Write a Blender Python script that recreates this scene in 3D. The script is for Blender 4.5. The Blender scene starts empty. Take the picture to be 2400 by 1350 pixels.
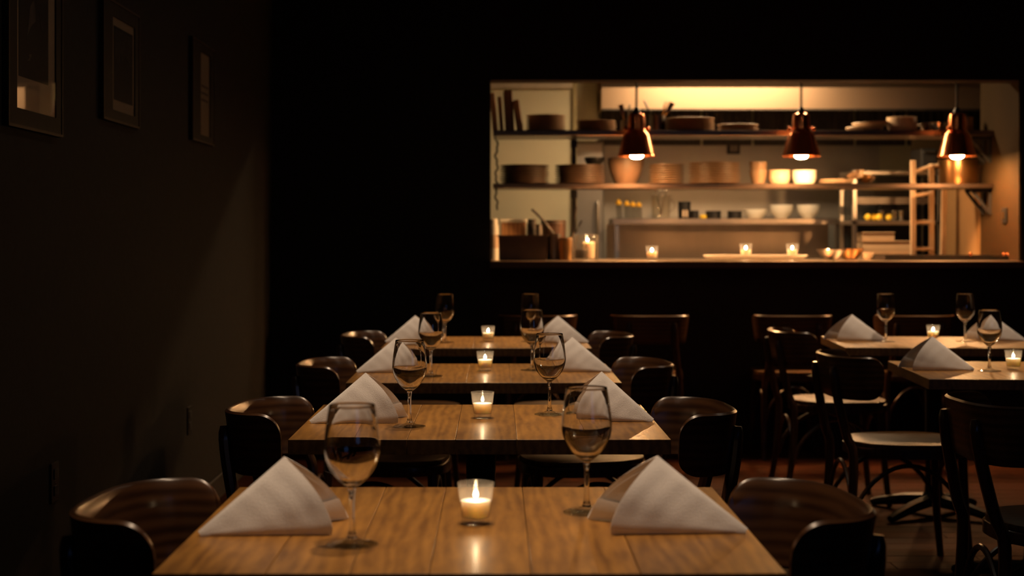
import bpy, bmesh, math, random
from mathutils import Vector, Matrix
random.seed(7)
R = math.radians
PI = math.pi
SC = bpy.context.scene
COL = SC.collection

# ------------------------------------------------------------------ camera
F_PX = 3660.0            # focal length in pixels of the 2400 px wide frame
CX, CY = 1160.0, 553.0   # principal point
H = 1.212                # eye height
TOP = 0.75               # table height
cam_d = bpy.data.cameras.new('camera')
cam = bpy.data.objects.new('camera', cam_d); COL.objects.link(cam)
cam.location = (0, 0, H); cam.rotation_euler = (PI/2, 0, 0)
cam_d.sensor_width = 36.0
cam_d.lens = F_PX/2400*36.0
cam_d.shift_x = (1200-CX)/2400
cam_d.shift_y = -(675-CY)/2400
cam_d.clip_start = 0.05
cam_d.dof.use_dof = True
cam_d.dof.focus_distance = 3.7
cam_d.dof.aperture_fstop = 4.2
cam_d.dof.aperture_blades = 0
SC.camera = cam

# ------------------------------------------------------------------ world, exposure
w = bpy.data.worlds.new('dusk'); SC.world = w; w.use_nodes = True
bg = w.node_tree.nodes['Background']
bg.inputs[0].default_value = (0.16, 0.30, 0.75, 1); bg.inputs[1].default_value = 0.6
SC.view_settings.view_transform = 'Standard'
try: SC.view_settings.look = 'None'
except Exception: pass
SC.view_settings.exposure = 0.0
SC.view_settings.gamma = 1.0
SC.view_settings.use_curve_mapping = False

# light levels
SPOT_W = 150.0       # ceiling downlights of the dining room
BULB = 900.0         # heat-lamp bulbs (emission)
FLAME = 190.0        # candle flames (emission)
TUBE_W = 60.0       # kitchen ceiling light

# ------------------------------------------------------------------ helpers
def at(px, py, Y):
    return Vector(((px-CX)*Y/F_PX, Y, H-(py-CY)*Y/F_PX))
def on_table(px, py, z=TOP):
    Y = (H-z)*F_PX/(py-CY)
    return Vector(((px-CX)*Y/F_PX, Y, z))

def link(o, parent=None):
    COL.objects.link(o)
    if parent: o.parent = parent
    return o
def tag(o, label=None, cat=None, group=None, kind=None):
    if label: o['label'] = label
    if cat: o['category'] = cat
    if group: o['group'] = group
    if kind: o['kind'] = kind
    return o
def thing(name, loc, label, cat, rz=0.0, group=None):
    o = bpy.data.objects.new(name, None); o.empty_display_size = 0.05
    link(o); o.location = loc; o.rotation_euler = (0, 0, rz)
    return tag(o, label, cat, group)
def mesh_of(bm, mat, name, smooth=True, ang=35):
    bmesh.ops.recalc_face_normals(bm, faces=bm.faces[:])
    me = bpy.data.meshes.new(name); bm.to_mesh(me); bm.free()
    if mat: me.materials.append(mat)
    if smooth:
        for p in me.polygons: p.use_smooth = True
        me.set_sharp_from_angle(angle=R(ang))
    return me
def obj(name, bm, mat, parent=None, loc=None, smooth=True, ang=35):
    o = bpy.data.objects.new(name, mesh_of(bm, mat, name, smooth, ang))
    link(o, parent)
    if loc is not None: o.location = loc
    return o
def share(name, me, parent=None, loc=None, rot=None):
    o = bpy.data.objects.new(name, me); link(o, parent)
    if loc is not None: o.location = loc
    if rot is not None: o.rotation_euler = rot
    return o
def dup(root, loc, rz, label, group=None, scale=None):
    r = root.copy(); COL.objects.link(r); r.location = loc
    r.rotation_euler = (root.rotation_euler[0], root.rotation_euler[1], rz)
    if scale: r.scale = scale
    r['label'] = label
    if group: r['group'] = group
    for ch in list(root.children):
        c = ch.copy(); COL.objects.link(c); c.parent = r
        for g in list(ch.children):
            d = g.copy(); COL.objects.link(d); d.parent = c
    return r
def struct(name, bm, mat, parent=None, smooth=False):
    o = obj(name, bm, mat, parent, smooth=smooth)
    if not parent: o['kind'] = 'structure'
    return o

def NB(): return bmesh.new()
def box(bm, x0, x1, y0, y1, z0, z1, bev=0.0, seg=1):
    m = Matrix.Translation(((x0+x1)/2, (y0+y1)/2, (z0+z1)/2)) @ Matrix.Diagonal((abs(x1-x0), abs(y1-y0), abs(z1-z0), 1))
    r = bmesh.ops.create_cube(bm, size=1.0, matrix=m)
    if bev > 0:
        vs = set(r['verts'])
        es = [e for e in bm.edges if e.verts[0] in vs and e.verts[1] in vs]
        bmesh.ops.bevel(bm, geom=es, offset=bev, segments=seg, profile=0.5, affect='EDGES')
    return bm
def smooth_pts(pts, k=4):
    out = []
    n = len(pts)
    for i in range(n-1):
        p0 = Vector(pts[max(i-1, 0)]); p1 = Vector(pts[i]); p2 = Vector(pts[i+1]); p3 = Vector(pts[min(i+2, n-1)])
        for j in range(k):
            t = j/k
            out.append(0.5*((2*p1)+(p2-p0)*t+(2*p0-5*p1+4*p2-p3)*t*t+(3*p1-p0-3*p2+p3)*t*t*t))
    out.append(Vector(pts[-1]))
    return out
def lathe(bm, prof, n=32, c=(0, 0, 0), close=False):
    rings = []
    for p in prof:
        r, z = p[0], p[1]
        if r < 1e-5:
            rings.append([bm.verts.new((c[0], c[1], c[2]+z))])
        else:
            rings.append([bm.verts.new((c[0]+r*math.cos(2*PI*i/n), c[1]+r*math.sin(2*PI*i/n), c[2]+z)) for i in range(n)])
    pairs = list(zip(rings[:-1], rings[1:]))
    if close: pairs.append((rings[-1], rings[0]))
    for a, b in pairs:
        for i in range(n):
            j = (i+1) % n
            if len(a) == 1 and len(b) == 1: continue
            if len(a) == 1: bm.faces.new((a[0], b[i], b[j]))
            elif len(b) == 1: bm.faces.new((a[i], a[j], b[0]))
            else: bm.faces.new((a[i], a[j], b[j], b[i]))
    return bm
def tube(bm, pts, r, n=8, caps=True, flat=1.0):
    pts = [Vector(p) for p in pts]
    if not isinstance(r, (list, tuple)): r = [r]*len(pts)
    rings = []; prev = None
    for i, p in enumerate(pts):
        d = (pts[min(i+1, len(pts)-1)]-pts[max(i-1, 0)]).normalized()
        if prev is None:
            up = Vector((0, 0, 1)) if abs(d.z) < 0.9 else Vector((1, 0, 0))
            u = d.cross(up).normalized()
        else:
            u = (prev-d*prev.dot(d)).normalized()
        v = d.cross(u); prev = u
        rings.append([bm.verts.new(p+(u*math.cos(2*PI*k/n)+v*math.sin(2*PI*k/n)*flat)*r[i]) for k in range(n)])
    for a, b in zip(rings[:-1], rings[1:]):
        for k in range(n):
            bm.faces.new((a[k], a[(k+1) % n], b[(k+1) % n], b[k]))
    if caps:
        bm.faces.new(rings[0][::-1]); bm.faces.new(rings[-1])
    return bm
def prism(bm, poly, z0, z1, bev=0.0):
    a = [bm.verts.new((x, y, z0)) for x, y in poly]; b = [bm.verts.new((x, y, z1)) for x, y in poly]
    n = len(poly)
    fs = [bm.faces.new(a[::-1]), bm.faces.new(b)]
    for i in range(n): bm.faces.new((a[i], a[(i+1) % n], b[(i+1) % n], b[i]))
    if bev > 0:
        es = [e for f in fs for e in f.edges]
        bmesh.ops.bevel(bm, geom=list(set(es)), offset=bev, segments=2, profile=0.5, affect='EDGES')
    return bm

# ------------------------------------------------------------------ materials
def nodes(m):
    m.use_nodes = True
    return m.node_tree.nodes, m.node_tree.links, m.node_tree.nodes['Principled BSDF']
def mat(name, col, rough=0.5, metal=0.0, var=0.12, scale=20.0, bump=0.0, stretch=(1, 1, 1), coat=0.0, spec=0.5, rvar=0.0):
    m = bpy.data.materials.new(name); N, L, P = nodes(m)
    tc = N.new('ShaderNodeTexCoord'); mp = N.new('ShaderNodeMapping'); nz = N.new('ShaderNodeTexNoise')
    mp.inputs['Scale'].default_value = stretch
    nz.inputs['Scale'].default_value = scale; nz.inputs['Detail'].default_value = 5
    L.new(tc.outputs['Object'], mp.inputs['Vector']); L.new(mp.outputs[0], nz.inputs['Vector'])
    cr = N.new('ShaderNodeValToRGB')
    cr.color_ramp.elements[0].position = 0.3; cr.color_ramp.elements[1].position = 0.7
    cr.color_ramp.elements[0].color = [c*(1-var) for c in col]+[1]
    cr.color_ramp.elements[1].color = [min(1, c*(1+var)) for c in col]+[1]
    L.new(nz.outputs['Fac'], cr.inputs['Fac']); L.new(cr.outputs['Color'], P.inputs['Base Color'])
    P.inputs['Roughness'].default_value = rough; P.inputs['Metallic'].default_value = metal
    P.inputs['Coat Weight'].default_value = coat; P.inputs['Coat Roughness'].default_value = 0.12
    P.inputs['Specular IOR Level'].default_value = spec
    if rvar:
        mr = N.new('ShaderNodeMapRange'); mr.inputs['To Min'].default_value = rough-rvar; mr.inputs['To Max'].default_value = rough+rvar
        L.new(nz.outputs['Fac'], mr.inputs['Value']); L.new(mr.outputs[0], P.inputs['Roughness'])
    if bump:
        b = N.new('ShaderNodeBump'); b.inputs['Strength'].default_value = bump; b.inputs['Distance'].default_value = 0.004
        L.new(nz.outputs['Fac'], b.inputs['Height']); L.new(b.outputs[0], P.inputs['Normal'])
    return m
def wood(name, dark, light, rough=0.35, coat=0.3, axis='Y', freq=9.0, dist=7.0, fine=0.5, bump=0.08, spec=0.5):
    """long grain with cathedral figure; every board shifted by its own random value"""
    m = bpy.data.materials.new(name); N, L, P = nodes(m)
    tc = N.new('ShaderNodeTexCoord'); oi = N.new('ShaderNodeObjectInfo')
    ad = N.new('ShaderNodeVectorMath'); ad.operation = 'MULTIPLY_ADD'
    ad.inputs[1].default_value = (1, 1, 1)
    cmb = N.new('ShaderNodeVectorMath'); cmb.operation = 'SCALE'; cmb.inputs[0].default_value = (3.7, 5.1, 2.3)
    L.new(oi.outputs['Random'], cmb.inputs['Scale'])
    L.new(tc.outputs['Object'], ad.inputs[0]); L.new(cmb.outputs[0], ad.inputs[2])
    mp = N.new('ShaderNodeMapping')
    mp.inputs['Scale'].default_value = {'Y': (1, 0.16, 1), 'X': (0.16, 1, 1), 'W': (0.16, 0.16, 1), 'Z': (1, 1, 0.16)}[axis]
    L.new(ad.outputs[0], mp.inputs['Vector'])
    wv = N.new('ShaderNodeTexWave'); wv.wave_type = 'BANDS'; wv.bands_direction = {'Y': 'X', 'X': 'Y', 'W': 'Z', 'Z': 'X'}[axis]
    wv.inputs['Scale'].default_value = freq; wv.inputs['Distortion'].default_value = dist
    wv.inputs['Detail'].default_value = 3; wv.inputs['Detail Scale'].default_value = 1.4
    L.new(mp.outputs[0], wv.inputs['Vector'])
    nz = N.new('ShaderNodeTexNoise'); nz.inputs['Scale'].default_value = 60; nz.inputs['Detail'].default_value = 6
    L.new(mp.outputs[0], nz.inputs['Vector'])
    n2 = N.new('ShaderNodeTexNoise'); n2.inputs['Scale'].default_value = 5; n2.inputs['Detail'].default_value = 3
    L.new(ad.outputs[0], n2.inputs['Vector'])
    mx = N.new('ShaderNodeMix'); mx.data_type = 'FLOAT'; mx.inputs[0].default_value = fine
    L.new(wv.outputs['Fac'], mx.inputs[2]); L.new(nz.outputs['Fac'], mx.inputs[3])
    m2 = N.new('ShaderNodeMix'); m2.data_type = 'FLOAT'; m2.inputs[0].default_value = 0.35
    L.new(mx.outputs[0], m2.inputs[2]); L.new(n2.outputs['Fac'], m2.inputs[3])
    cr = N.new('ShaderNodeValToRGB')
    cr.color_ramp.elements[0].position = 0.25; cr.color_ramp.elements[0].color = list(dark)+[1]
    cr.color_ramp.elements[1].position = 0.7; cr.color_ramp.elements[1].color = list(light)+[1]
    L.new(m2.outputs[0], cr.inputs['Fac'])
    hv = N.new('ShaderNodeHueSaturation')
    mr = N.new('ShaderNodeMapRange'); mr.inputs['To Min'].default_value = 0.85; mr.inputs['To Max'].default_value = 1.12
    L.new(oi.outputs['Random'], mr.inputs['Value']); L.new(mr.outputs[0], hv.inputs['Value'])
    L.new(cr.outputs['Color'], hv.inputs['Color']); L.new(hv.outputs['Color'], P.inputs['Base Color'])
    P.inputs['Roughness'].default_value = rough
    P.inputs['Specular IOR Level'].default_value = spec
    P.inputs['Coat Weight'].default_value = coat; P.inputs['Coat Roughness'].default_value = 0.22
    b = N.new('ShaderNodeBump'); b.inputs['Strength'].default_value = bump; b.inputs['Distance'].default_value = 0.002
    L.new(mx.outputs[0], b.inputs['Height']); L.new(b.outputs[0], P.inputs['Normal'])
    return m
def emit(name, col, s):
    m = bpy.data.materials.new(name); m.use_nodes = True
    N, L = m.node_tree.nodes, m.node_tree.links
    N.remove(N['Principled BSDF'])
    e = N.new('ShaderNodeEmission'); e.inputs[0].default_value = list(col)+[1]; e.inputs[1].default_value = s
    L.new(e.outputs[0], N['Material Output'].inputs['Surface'])
    return m
def glass_real(name, col=(1, 1, 1), ior=1.5):
    m = bpy.data.materials.new(name); m.use_nodes = True
    N, L = m.node_tree.nodes, m.node_tree.links
    N.remove(N['Principled BSDF'])
    g = N.new('ShaderNodeBsdfGlass'); g.inputs['Color'].default_value = list(col)+[1]
    g.inputs['Roughness'].default_value = 0.0; g.inputs['IOR'].default_value = ior
    L.new(g.outputs[0], N['Material Output'].inputs['Surface'])
    return m
def glass_thin(name, tint=(0.96, 0.97, 0.96), ior=1.5, rough=0.02, haze=0.0):
    m = bpy.data.materials.new(name); m.use_nodes = True
    N, L = m.node_tree.nodes, m.node_tree.links
    N.remove(N['Principled BSDF'])
    t = N.new('ShaderNodeBsdfTransparent'); t.inputs[0].default_value = list(tint)+[1]
    g = N.new('ShaderNodeBsdfGlossy'); g.inputs['Roughness'].default_value = rough
    lw_ = N.new('ShaderNodeLayerWeight'); lw_.inputs[0].default_value = 0.5
    pw = N.new('ShaderNodeMath'); pw.operation = 'POWER'; pw.inputs[1].default_value = 5.0
    fr = N.new('ShaderNodeMath'); fr.operation = 'MULTIPLY_ADD'
    f0 = ((ior-1)/(ior+1))**2; fr.inputs[1].default_value = 1-f0; fr.inputs[2].default_value = f0
    L.new(lw_.outputs['Facing'], pw.inputs[0]); L.new(pw.outputs[0], fr.inputs[0])
    mx = N.new('ShaderNodeMixShader')
    L.new(fr.outputs[0], mx.inputs[0]); L.new(t.outputs[0], mx.inputs[1]); L.new(g.outputs[0], mx.inputs[2])
    out = mx.outputs[0]
    if haze:                      # diffuse haze added so the glass shows a candle glow
        d_ = N.new('ShaderNodeBsdfDiffuse'); d_.inputs[0].default_value = (0.9, 0.85, 0.8, 1)
        tl = N.new('ShaderNodeBsdfTranslucent'); tl.inputs[0].default_value = (0.9, 0.85, 0.8, 1)
        m1 = N.new('ShaderNodeMixShader'); m1.inputs[0].default_value = 0.5
        m2 = N.new('ShaderNodeMixShader'); m2.inputs[0].default_value = haze
        L.new(d_.outputs[0], m1.inputs[1]); L.new(tl.outputs[0], m1.inputs[2])
        L.new(out, m2.inputs[1]); L.new(m1.outputs[0], m2.inputs[2]); out = m2.outputs[0]
    L.new(out, N['Material Output'].inputs['Surface'])
    return m

M = {}
M['wall'] = mat('charcoal_paint', (0.027, 0.025, 0.023), 0.85, bump=0.05, scale=40, spec=0.1)
M['wall_pass'] = mat('dark_brown_paint', (0.022, 0.012, 0.009), 0.7, bump=0.05, scale=40, spec=0.2)
M['ceil'] = mat('dark_ceiling', (0.03, 0.028, 0.026), 0.9)
M['trim'] = mat('dark_trim', (0.018, 0.016, 0.015), 0.5)
M['floorbase'] = mat('floor_joint', (0.012, 0.008, 0.006), 0.8)
M['plank'] = wood('floor_oak', (0.020, 0.007, 0.0025), (0.055, 0.017, 0.005), 0.7, 0.0, 'X', 10, 4, 0.5, spec=0.03)
M['oak'] = wood('table_oak', (0.12, 0.046, 0.009), (0.42, 0.198, 0.038), 0.45, 0.14, 'Y', 14.0, 8.0, 0.82, 0.05, spec=0.4)
M['iron'] = mat('black_iron', (0.015, 0.015, 0.015), 0.5, 0.6)
M['walnut'] = wood('chair_walnut', (0.035, 0.013, 0.005), (0.13, 0.055, 0.022), 0.3, 0.5, 'W', 14, 4, 0.6, 0.04)
M['walnut_leg'] = wood('chair_leg_walnut', (0.028, 0.011, 0.005), (0.07, 0.028, 0.012), 0.3, 0.5, 'Z', 14, 4, 0.5, 0.04)
M['seat'] = wood('seat_veneer', (0.055, 0.026, 0.008), (0.125, 0.06, 0.018), 0.45, 0.0, 'X', 12, 4, 0.5, 0.04, spec=0.25)
M['linen'] = mat('white_linen', (0.83, 0.78, 0.75), 0.9, var=0.03, scale=500, bump=0.25, spec=0.2)
M['wine'] = glass_real('wine_glass')
M['cup'] = glass_thin('votive_glass')
M['votive'] = glass_thin('votive_cup_glass', ior=1.35, rough=0.07, haze=0.045)
M['pane'] = glass_thin('picture_glass', (0.97, 0.97, 0.97), 1.5, 0.015)
m = mat('candle_wax', (0.96, 0.82, 0.73), 0.5, var=0.02); M['wax'] = m
P = m.node_tree.nodes['Principled BSDF']; P.inputs['Subsurface Weight'].default_value = 1.0
P.inputs['Subsurface Radius'].default_value = (1.0, 0.85, 0.7); P.inputs['Subsurface Scale'].default_value = 0.022
M['wick'] = mat('burnt_wick', (0.02, 0.015, 0.01), 0.9)
M['flame'] = emit('flame', (1.0, 0.66, 0.36), FLAME)
M['steel'] = mat('brushed_steel', (0.56, 0.54, 0.50), 0.30, 1.0, var=0.06, scale=8, stretch=(1, 1, 40), rvar=0.06)
M['steel_hood'] = mat('hood_steel', (0.60, 0.44, 0.30), 0.40, 1.0, var=0.05, scale=30, stretch=(40, 1, 1), rvar=0.04)  # orange kitchen light tinted into the steel colour
M['steel_dark'] = mat('tarnished_steel', (0.20, 0.18, 0.16), 0.4, 1.0, scale=12)
M['shelf'] = mat('shelf_steel', (0.20, 0.15, 0.115), 0.33, 1.0, var=0.06, scale=8, stretch=(1, 30, 1))
M['counter'] = mat('counter_steel', (0.66, 0.56, 0.46), 0.32, 1.0, var=0.05, scale=8, stretch=(1, 30, 1))
M['panel'] = mat('satin_steel', (0.56, 0.44, 0.33), 0.5, 1.0, var=0.12, scale=5, stretch=(1, 1, .3), rvar=0.08)  # mild copper tint stands in for reflected orange lamplight
M['edge'] = mat('dark_edge_band', (0.10, 0.056, 0.040), 0.6, spec=0.2)
M['cream'] = mat('cream_wall', (0.52, 0.52, 0.38), 0.7, var=0.04, scale=4)
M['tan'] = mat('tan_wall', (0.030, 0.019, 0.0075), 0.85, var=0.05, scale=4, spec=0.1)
M['greytile'] = mat('grey_steel_panel', (0.42, 0.42, 0.39), 0.42, 0.9, var=0.05, scale=6)
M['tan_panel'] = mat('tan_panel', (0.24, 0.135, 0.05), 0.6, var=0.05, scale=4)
M['olive'] = mat('olive_trim', (0.26, 0.22, 0.11), 0.6)
M['soffit'] = mat('soffit_paint', (0.42, 0.38, 0.30), 0.7)
M['stone'] = mat('stoneware', (0.22, 0.14, 0.08), 0.45, var=0.06, scale=30)
M['stone_lit'] = mat('stoneware_lit', (0.46, 0.31, 0.185), 0.45, var=0.06, scale=30)  # paler stoneware copy; upper-shelf light put into its colour
M['stone_dark'] = mat('brown_stoneware', (0.11, 0.066, 0.038), 0.5, var=0.1, scale=30)
M['stone_pale'] = mat('pale_stoneware', (0.56, 0.44, 0.31), 0.4, var=0.04, scale=30)
M['white'] = mat('white_china', (0.80, 0.79, 0.70), 0.3, var=0.02)
M['copper'] = mat('copper', (0.80, 0.26, 0.10), 0.20, 1.0, var=0.08, scale=12, rvar=0.05)
M['black'] = mat('black_plastic', (0.012, 0.012, 0.012), 0.4)
M['rubber'] = mat('black_rubber', (0.010, 0.010, 0.010), 0.6)
M['shade_in'] = mat('shade_lining', (0.75, 0.6, 0.42), 0.5)
M['bulb'] = emit('heat_bulb', (1.0, 0.50, 0.19), BULB)
M['board'] = wood('board_wood', (0.30, 0.15, 0.06), (0.55, 0.31, 0.14), 0.55, 0.0, 'Z', 12, 4, 0.5, 0.05)
M['darktub'] = mat('dark_brown_tub', (0.055, 0.032, 0.022), 0.45, 0.3)
M['brass'] = mat('aged_brass', (0.42, 0.24, 0.10), 0.30, 1.0, var=0.1)
M['peach'] = mat('pale_beech', (0.72, 0.50, 0.30), 0.5, var=0.05, scale=10)
M['yellow'] = mat('yellow_cap', (0.85, 0.48, 0.03), 0.4)
M['lemon'] = mat('lemon_skin', (0.85, 0.58, 0.04), 0.4, bump=0.2, scale=60)
M['clear'] = glass_thin('clear_plastic', (0.72, 0.72, 0.70), 1.45, 0.1)
M['jarglass'] = glass_thin('jar_glass', (0.95, 0.93, 0.88), 1.5, 0.02, 0.04)
M['chrome'] = mat('polished_steel', (0.72, 0.70, 0.66), 0.14, 1.0, var=0.03)
M['filter'] = mat('hood_filter', (0.06, 0.055, 0.05), 0.5, 0.7)
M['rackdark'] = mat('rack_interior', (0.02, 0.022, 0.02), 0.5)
M['frame'] = mat('frame_lacquer', (0.010, 0.008, 0.007), 0.7, var=0.2, scale=20, spec=0.15)
M['bead'] = mat('frame_bead', (0.025, 0.012, 0.007), 0.6, spec=0.2)
M['paper'] = mat('picture_mount', (0.55, 0.42, 0.30), 0.9, var=0.04, scale=20)
M['photo'] = mat('dark_photograph', (0.012, 0.012, 0.012), 0.7, var=0.5, scale=9)
M['photo_pale'] = mat('photo_highlight', (0.13, 0.11, 0.10), 0.8, var=0.3, scale=20)
M['photo_grey'] = mat('photo_midtone', (0.06, 0.055, 0.045), 0.8, var=0.4, scale=14)
M['lens'] = emit('downlight_lens', (1.0, 0.80, 0.58), 60.0)
M['tube'] = emit('kitchen_tube', (1.0, 0.78, 0.5), 4.0)

# ------------------------------------------------------------------ the setting
WX = -1.283          # left wall
PY = 9.0             # face of the pass wall
OX0, OX1, OZ0, OZ1 = -0.025, 3.03, 1.03, 2.11   # pass opening
CTZ_ = 1.069
RX = 4.6             # right wall of the dining room
FY = -2.2            # wall behind the camera
CZ = 3.0             # ceiling
KY = 12.2            # kitchen back wall

fl = struct('floor', box(NB(), WX-.1, RX+.1, FY-.1, KY+.2, -0.06, -0.012), M['floorbase'])
# floor boards laid across the room
PW, PL = 0.118, 1.55
pm = mesh_of(box(NB(), -PL/2+.001, PL/2-.001, -PW/2+.0012, PW/2-.0012, -0.012, 0.0, 0.0012), M['plank'], 'plank')
y = 1.55; r = 0
while y < 8.95:
    x = WX+PL/2-[0, .6, 1.1, .35][r % 4]
    while x-PL/2 < 3.6:
        share('plank', pm, fl, (x, y+PW/2, random.uniform(-.0006, .0004)))
        x += PL
    y += PW; r += 1
back = obj('rear_boards', box(NB(), WX, RX, FY, 1.55, -0.012, 0.0), M['plank'], fl)
struct('ceiling', box(NB(), WX-.1, RX+.1, FY-.1, KY+.2, CZ, CZ+.1), M['ceil'])
struct('wall_left', box(NB(), WX-.1, WX, FY-.1, PY+.18, 0, CZ), M['wall'])
struct('wall_right', box(NB(), RX, RX+.1, FY-.1, KY+.2, 0, CZ), M['wall'])
struct('baseboard_left', box(NB(), WX, WX+.016, FY, PY, 0, 0.11, 0.004), M['trim'])
# wall with the serving hatch
bm = NB()
box(bm, OX0, OX1, PY, PY+.18, 0, OZ0-.005); box(bm, OX0, OX1, PY, PY+.18, OZ1, CZ); box(bm, OX1, RX, PY, PY+.18, 0, CZ)
struct('wall_pass', bm, M['wall_pass'])
struct('wall_far', box(NB(), WX, OX0, PY, PY+.18, 0, CZ), M['wall'])
# wall behind the camera with a street window at dusk
bm = NB(); VX0, VX1, VZ0, VZ1 = 1.7, 3.3, 0.95, 2.45
box(bm, WX, VX0, FY-.1, FY, 0, CZ); box(bm, VX1, RX, FY-.1, FY, 0, CZ)
box(bm, VX0, VX1, FY-.1, FY, 0, VZ0); box(bm, VX0, VX1, FY-.1, FY, VZ1, CZ)
struct('wall_rear', bm, M['wall'])
bm = NB()
for a in (VX0, (VX0+VX1)/2-.025, VX1-.05): box(bm, a, a+.05, FY-.07, FY-.02, VZ0, VZ1)
for a in (VZ0, VZ1-.05): box(bm, VX0, VX1, FY-.07, FY-.02, a, a+.05)
wn = struct('window_1', bm, M['trim'])
for k in range(2):
    a = VX0+.05+k*.775
    obj('pane', box(NB(), a, a+.725, FY-.05, FY-.045, VZ0+.05, VZ1-.05), M['cup'], wn)
# kitchen shell
struct('wall_kitchen_back', box(NB(), WX-.1, RX, KY, KY+.1, 0, CZ), M['cream'])
struct('wall_kitchen_left', box(NB(), WX-.1, WX, PY+.18, KY, 0, CZ), M['cream'])
PXE = at(1345, 0, 11.0).x
struct('wall_kitchen_partition', box(NB(), WX, PXE, 11.0, 11.12, 0, CZ), M['cream'])
struct('trim_1', box(NB(), PXE-.012, PXE+.02, 10.98, 11.14, 0, CZ, .004), M['olive'])
struct('trim_2', box(NB(), WX, PXE-.012, 10.955, 11.0, at(0, 208, 11).z, CZ), M['soffit'])
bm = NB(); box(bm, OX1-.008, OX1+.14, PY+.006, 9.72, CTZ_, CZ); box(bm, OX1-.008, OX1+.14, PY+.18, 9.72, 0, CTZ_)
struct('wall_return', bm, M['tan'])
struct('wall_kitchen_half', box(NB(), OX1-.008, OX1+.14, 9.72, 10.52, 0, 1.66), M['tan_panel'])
struct('wall_kitchen_bulkhead', box(NB(), PXE+.02, .735, 11.22, KY, 1.90, CZ), M['cream'])
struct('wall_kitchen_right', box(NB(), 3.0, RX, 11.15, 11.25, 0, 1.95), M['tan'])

# ------------------------------------------------------------------ ceiling downlights of the dining room
def downlight(x, y, tx, ty, label, power=SPOT_W):
    t = thing('ceiling_downlight', (x, y, CZ), label, 'ceiling light', group='ceiling downlights over the tables')
    bm = NB(); lathe(bm, [(0.035, -0.10), (0.045, -0.10), (0.045, 0.0), (0.0, 0.0), (0.0, -0.02), (0.035, -0.02)], 24, close=False)
    obj('housing', bm, M['black'], t)
    bm = NB(); lathe(bm, [(0.0, -0.090), (0.030, -0.090), (0.030, -0.082), (0.0, -0.082)], 20)
    obj('lens', bm, M['lens'], t)
    ld = bpy.data.lights.new('downlight_beam', 'SPOT'); ld.energy = power; ld.color = (1.0, 0.71, 0.46)
    ld.spot_size = R(40); ld.spot_blend = 1.0; ld.shadow_soft_size = 0.045
    lo = bpy.data.objects.new('downlight_beam', ld); link(lo, t); lo.location = (0, 0, -0.12)
    d = Vector((tx-x, ty-y, TOP-(CZ-.12)))
    lo.rotation_euler = d.to_track_quat('-Z', 'Y').to_euler()
AY = [2.505, 3.91, 5.28, 6.80]; AX = -0.035
BXc = 1.885; BY = [5.41, 6.85]
NM = ['nearest', 'second', 'third', 'farthest']

# ------------------------------------------------------------------ tables
TW, TD, TT = 0.87, 0.735, 0.034
BOARDS = [0.155, 0.115, 0.11, 0.14, 0.15, 0.20]
def make_table(loc, label):
    t = thing('dining_table', loc, label, 'table', group='oak dining tables')
    x = -TW/2
    for bw in BOARDS:
        bm = NB(); box(bm, -bw/2+.0005, bw/2-.0005, -TD/2, TD/2, -TT/2, TT/2, 0.0007)
        obj('board', bm, M['oak'], t, (x+bw/2, 0, TOP-TT/2))
        x += bw
    obj('top_plate', box(NB(), -.16, .16, -.16, .16, TOP-TT-.012, TOP-TT, .002), M['iron'], t)
    bm = NB(); lathe(bm, smooth_pts([(0.0, 0.05), (0.05, 0.05), (0.045, 0.09), (0.036, 0.15), (0.036, 0.6), (0.045, 0.68), (0.07, 0.704), (0.0, 0.704)], 3), 20)
    obj('column', bm, M['iron'], t)
    fm = None
    for k in range(4):
        bm = NB(); tube(bm, [(0.0, 0, 0.065), (0.15, 0, 0.05), (0.28, 0, 0.025), (0.32, 0, 0.015)], [0.03, 0.026, 0.02, 0.015], 8)
        o = obj('foot', bm, M['iron'], t); o.rotation_euler = (0, 0, PI/4+k*PI/2)
    return t
tabA = []
t0 = make_table((AX, AY[0], 0), 'golden oak plank table nearest the camera, set with two napkins')
for k in range(1, 4):
    dup(t0, (AX, AY[k], 0), 0, 'golden oak plank table, %s in the long row along the left wall' % ['', 'second from the camera', 'third from the camera', 'last and farthest'][k])
dup(t0, (1.86, 5.376, 0), R(-4), 'golden oak table cut by the right frame edge, the nearer one there')
dup(t0, (1.91, 6.80, 0), R(-4), 'golden oak table on the right in front of the serving hatch')
for o in bpy.data.objects:
    if o.name.startswith('dining_table'): o['group'] = 'oak dining tables'

for k in range(4):
    for dy, nm in ((-.34, 'camera-side'), (.30, 'added hatch-side')):  # second fitting per table added to soften the wine-glass shadows
        downlight(AX, AY[k]+dy, AX, AY[k], '%s black ceiling downlight over the %s table of the left row' % (nm, NM[k]), SPOT_W*.55)
for k in range(2):
    for dy, nm in ((-.34, 'camera-side'), (.30, 'added hatch-side')):  # doubled here too, an extra fitting for softer shadows
        downlight(BXc, BY[k]+dy, BXc, BY[k], '%s black ceiling downlight over the %s right-hand table' % (nm, ['nearer', 'farther'][k]), SPOT_W*.42)

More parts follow.
